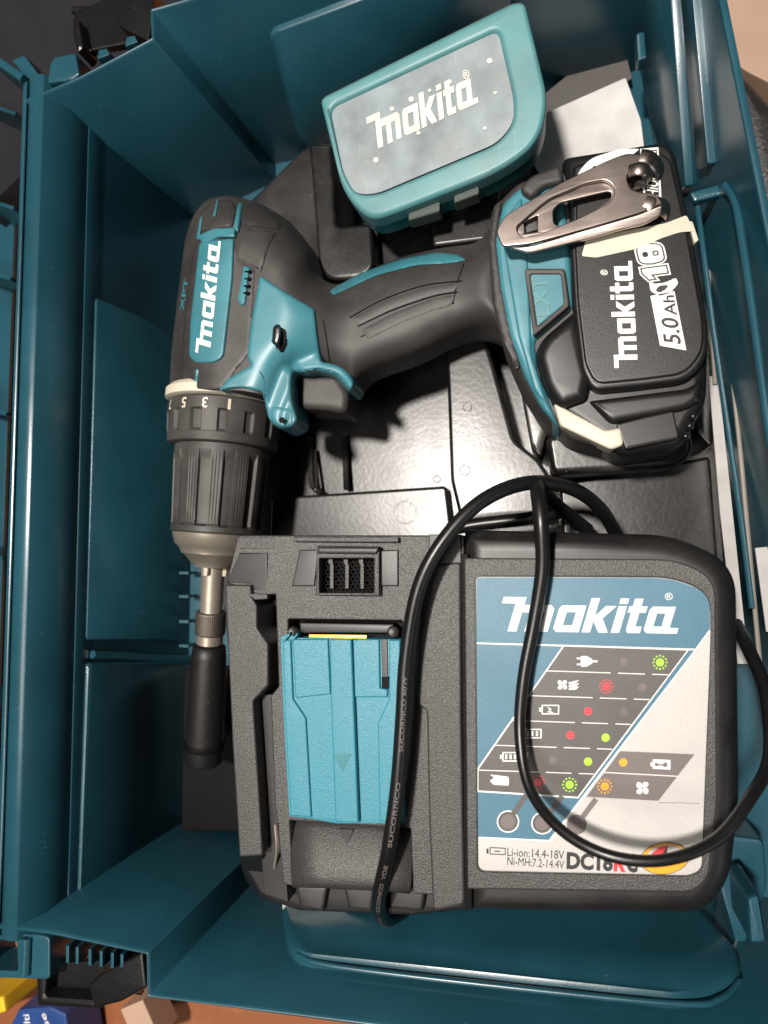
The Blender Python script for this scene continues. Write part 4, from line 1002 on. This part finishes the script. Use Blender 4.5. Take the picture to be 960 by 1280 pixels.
# shutter with ribs
SH = CP.up(-.0035)
shut = plate('shutter', [rp([(350, 796, 1), (360, 792), (372, 797), (502, 799, 1), (506, 1000), (507, 1030, 1), (420, 1030), (388, 1024), (361, 1021, 1), (354, 900)], 1)], SH, .008, 'shut', chg, .0006)
plate('shutter_pad', rp([(365, 799), (410, 799), (413, 868), (369, 873)], 1), SH.up(.0014), .003, 'shut', shut, .0007, 3)
plate('shutter_pad', rp([(412, 799), (439, 799), (448, 1029), (419, 1028), (413, 870)], 1), SH.up(.0034), .005, 'shut', shut, .0008, 3)
plate('shutter_pad', rp([(441, 799), (474, 799), (475, 860), (485, 862), (484, 872), (443, 872)], 1), SH.up(.0014), .003, 'shut', shut, .0007, 3)
plate('shutter_pad', rp([(353, 800), (363, 800), (366, 874), (382, 898), (389, 1022), (363, 1020), (356, 900)], 1), SH.up(.0014), .003, 'shut', shut, .0007, 3)
plate('shutter_pad', rp([(486, 800), (500, 800), (504, 1028), (474, 1027), (472, 904), (486, 874)], 1), SH.up(.0014), .003, 'shut', shut, .0007, 3)
plate('shutter_slot', rp([(476, 799), (484, 799), (485, 858), (478, 858)], 1), SH.up(.0008), .002, 'chg_s', shut, .0002)
plate('shutter_slot', rp([(477, 846), (486, 846), (486, 861), (477, 861)], .5), SH.up(.0010), .002, 'dark', shut, .0002)
plate('arrow_mark', [(416.5, 942), (440, 942), (428, 965)], SH.up(.0035), .0004, 'boxteal_dark', shut, .0001)
for x in (352, 362, 499):
    plate('shutter_ear', rp([(x, 800), (x + 2, 800), (x + 10, 790), (x + 10, 794), (x + 3, 803)], 0), SH.up(.0022), .004, 'shut', shut, .0004)
# curved tail below the shutter
V, F = [], []
prof = [(1016, -.0125), (1035, -.0085), (1055, -.0052), (1075, -.0028), (1092, -.0014), (1102, -.0012), (1107, -.0022), (1109, -.007), (1110, -.032)]
for i, (y, dz) in enumerate(prof):
    for x, dy in ((361, 0), (400, 1), (460, 4), (516, 8)):
        V.append(P(x + (i * .6 if x < 500 else -i * .6), y + dy, ZC + dz))
for i in range(len(prof) - 1):
    for k in range(3): F.append((i * 4 + k, i * 4 + k + 1, i * 4 + k + 5, i * 4 + k + 4))
o = mk('dock_tail', V, F, 'chg', chg, sharp=60); sm = o.modifiers.new('t', 'SOLIDIFY'); sm.thickness = .0025; sm.offset = -1
plate('tail_notch', [(424, 1036), (442, 1037), (433, 1056)], Pl(ZC - .0055, 0, -.52, P(433, 1052, ZC - .0055)[:2]), .0004, 'chg_s', chg, .0001)
for (a, b) in ((368, 410), (428, 470), (480, 534)):
    plate('foot', rp([(a, 1106), (b, 1108), (b - 6, 1142), (a + 6, 1138)], 5), CP.up(-.018), .03, 'chg_s', chg, .002)

# power cord
def cord(name, pts, r=.0030):
    q = cr([P(x, y, z) for x, y, z in pts], 10)
    if isinstance(r, list): r = [float(np.interp(i / (len(q) - 1), np.linspace(0, 1, len(r)), r)) for i in range(len(q))]
    return mk(name, *tube2(q, r, 16), 'cable', chg, sharp=80)
C1 = [(505, 1140, -.062), (484, 1150, -.040), (474, 1138, -.016), (475, 1112, -.002), (486, 1060, .006), (497, 980, .008), (503, 900, .009), (508, 820, .010), (522, 740, .011), (548, 685, .011), (590, 636, .008), (635, 610, .002), (680, 603, -.006), (722, 614, -.018), (752, 638, -.034), (770, 668, -.05)]
c1 = cord('power_cord', C1)
c2 = cord('power_cord', [(735, 662, -.060), (712, 644, -.050), (688, 624, -.032), (674, 608, -.010), (672, 612, .004), (676, 650, .010), (678, 710, .008), (668, 775, .007), (654, 850, .008), (650, 920, .010), (662, 985, .016), (700, 1036, .026), (760, 1069, .032), (830, 1075, .032), (895, 1050, .026), (936, 1000, .018), (962, 945, .004), (957, 865, -.012), (936, 812, -.028), (920, 780, -.045)], [.003, .003, .0032, .0030, .0028, .0024, .0021, .0020, .0020, .0021, .0023, .0026, .0028])
cord('power_cord', [(560, 662, -.055), (600, 655, -.055), (660, 648, -.055), (700, 640, -.058)], .0032)
# raised print along the cable
c1q = cr([P(x, y, z) for x, y, z in C1], 10)
def cable_text(txt, start, length, hgt=.0016):
    """print that follows the cable; start and length in metres from the plug end"""
    vs, fs = text2d(txt, .01); V = []
    cum = [0]
    for a, b in zip(c1q, c1q[1:]): cum.append(cum[-1] + (b - a).length)
    for u, v in vs:
        d = start + u * length; i = max(k for k in range(len(cum) - 1) if cum[k] <= d); f = (d - cum[i]) / (cum[i + 1] - cum[i])
        c = c1q[i].lerp(c1q[i + 1], f); t = (c1q[min(i + 2, len(c1q) - 1)] - c1q[max(i - 1, 0)]).normalized()
        side = t.cross(Vector((0, 0, 1))).normalized(); upv = side.cross(t)
        a = -(v - .5) * hgt / .003 + .25
        V.append(c + (side * math.sin(a) + upv * math.cos(a)) * .00306)
    return mk('cable_print', V, fs, 'lmauve', c1, smooth=False)
for k_, tx in enumerate(('H05VV-F 2X1.0', 'SUCORNCO  VDE', 'SUCORNCO', 'SUCORNCO 60W')):
    cable_text(tx, .022 + k_ * .038, .030 if k_ != 2 else .026)
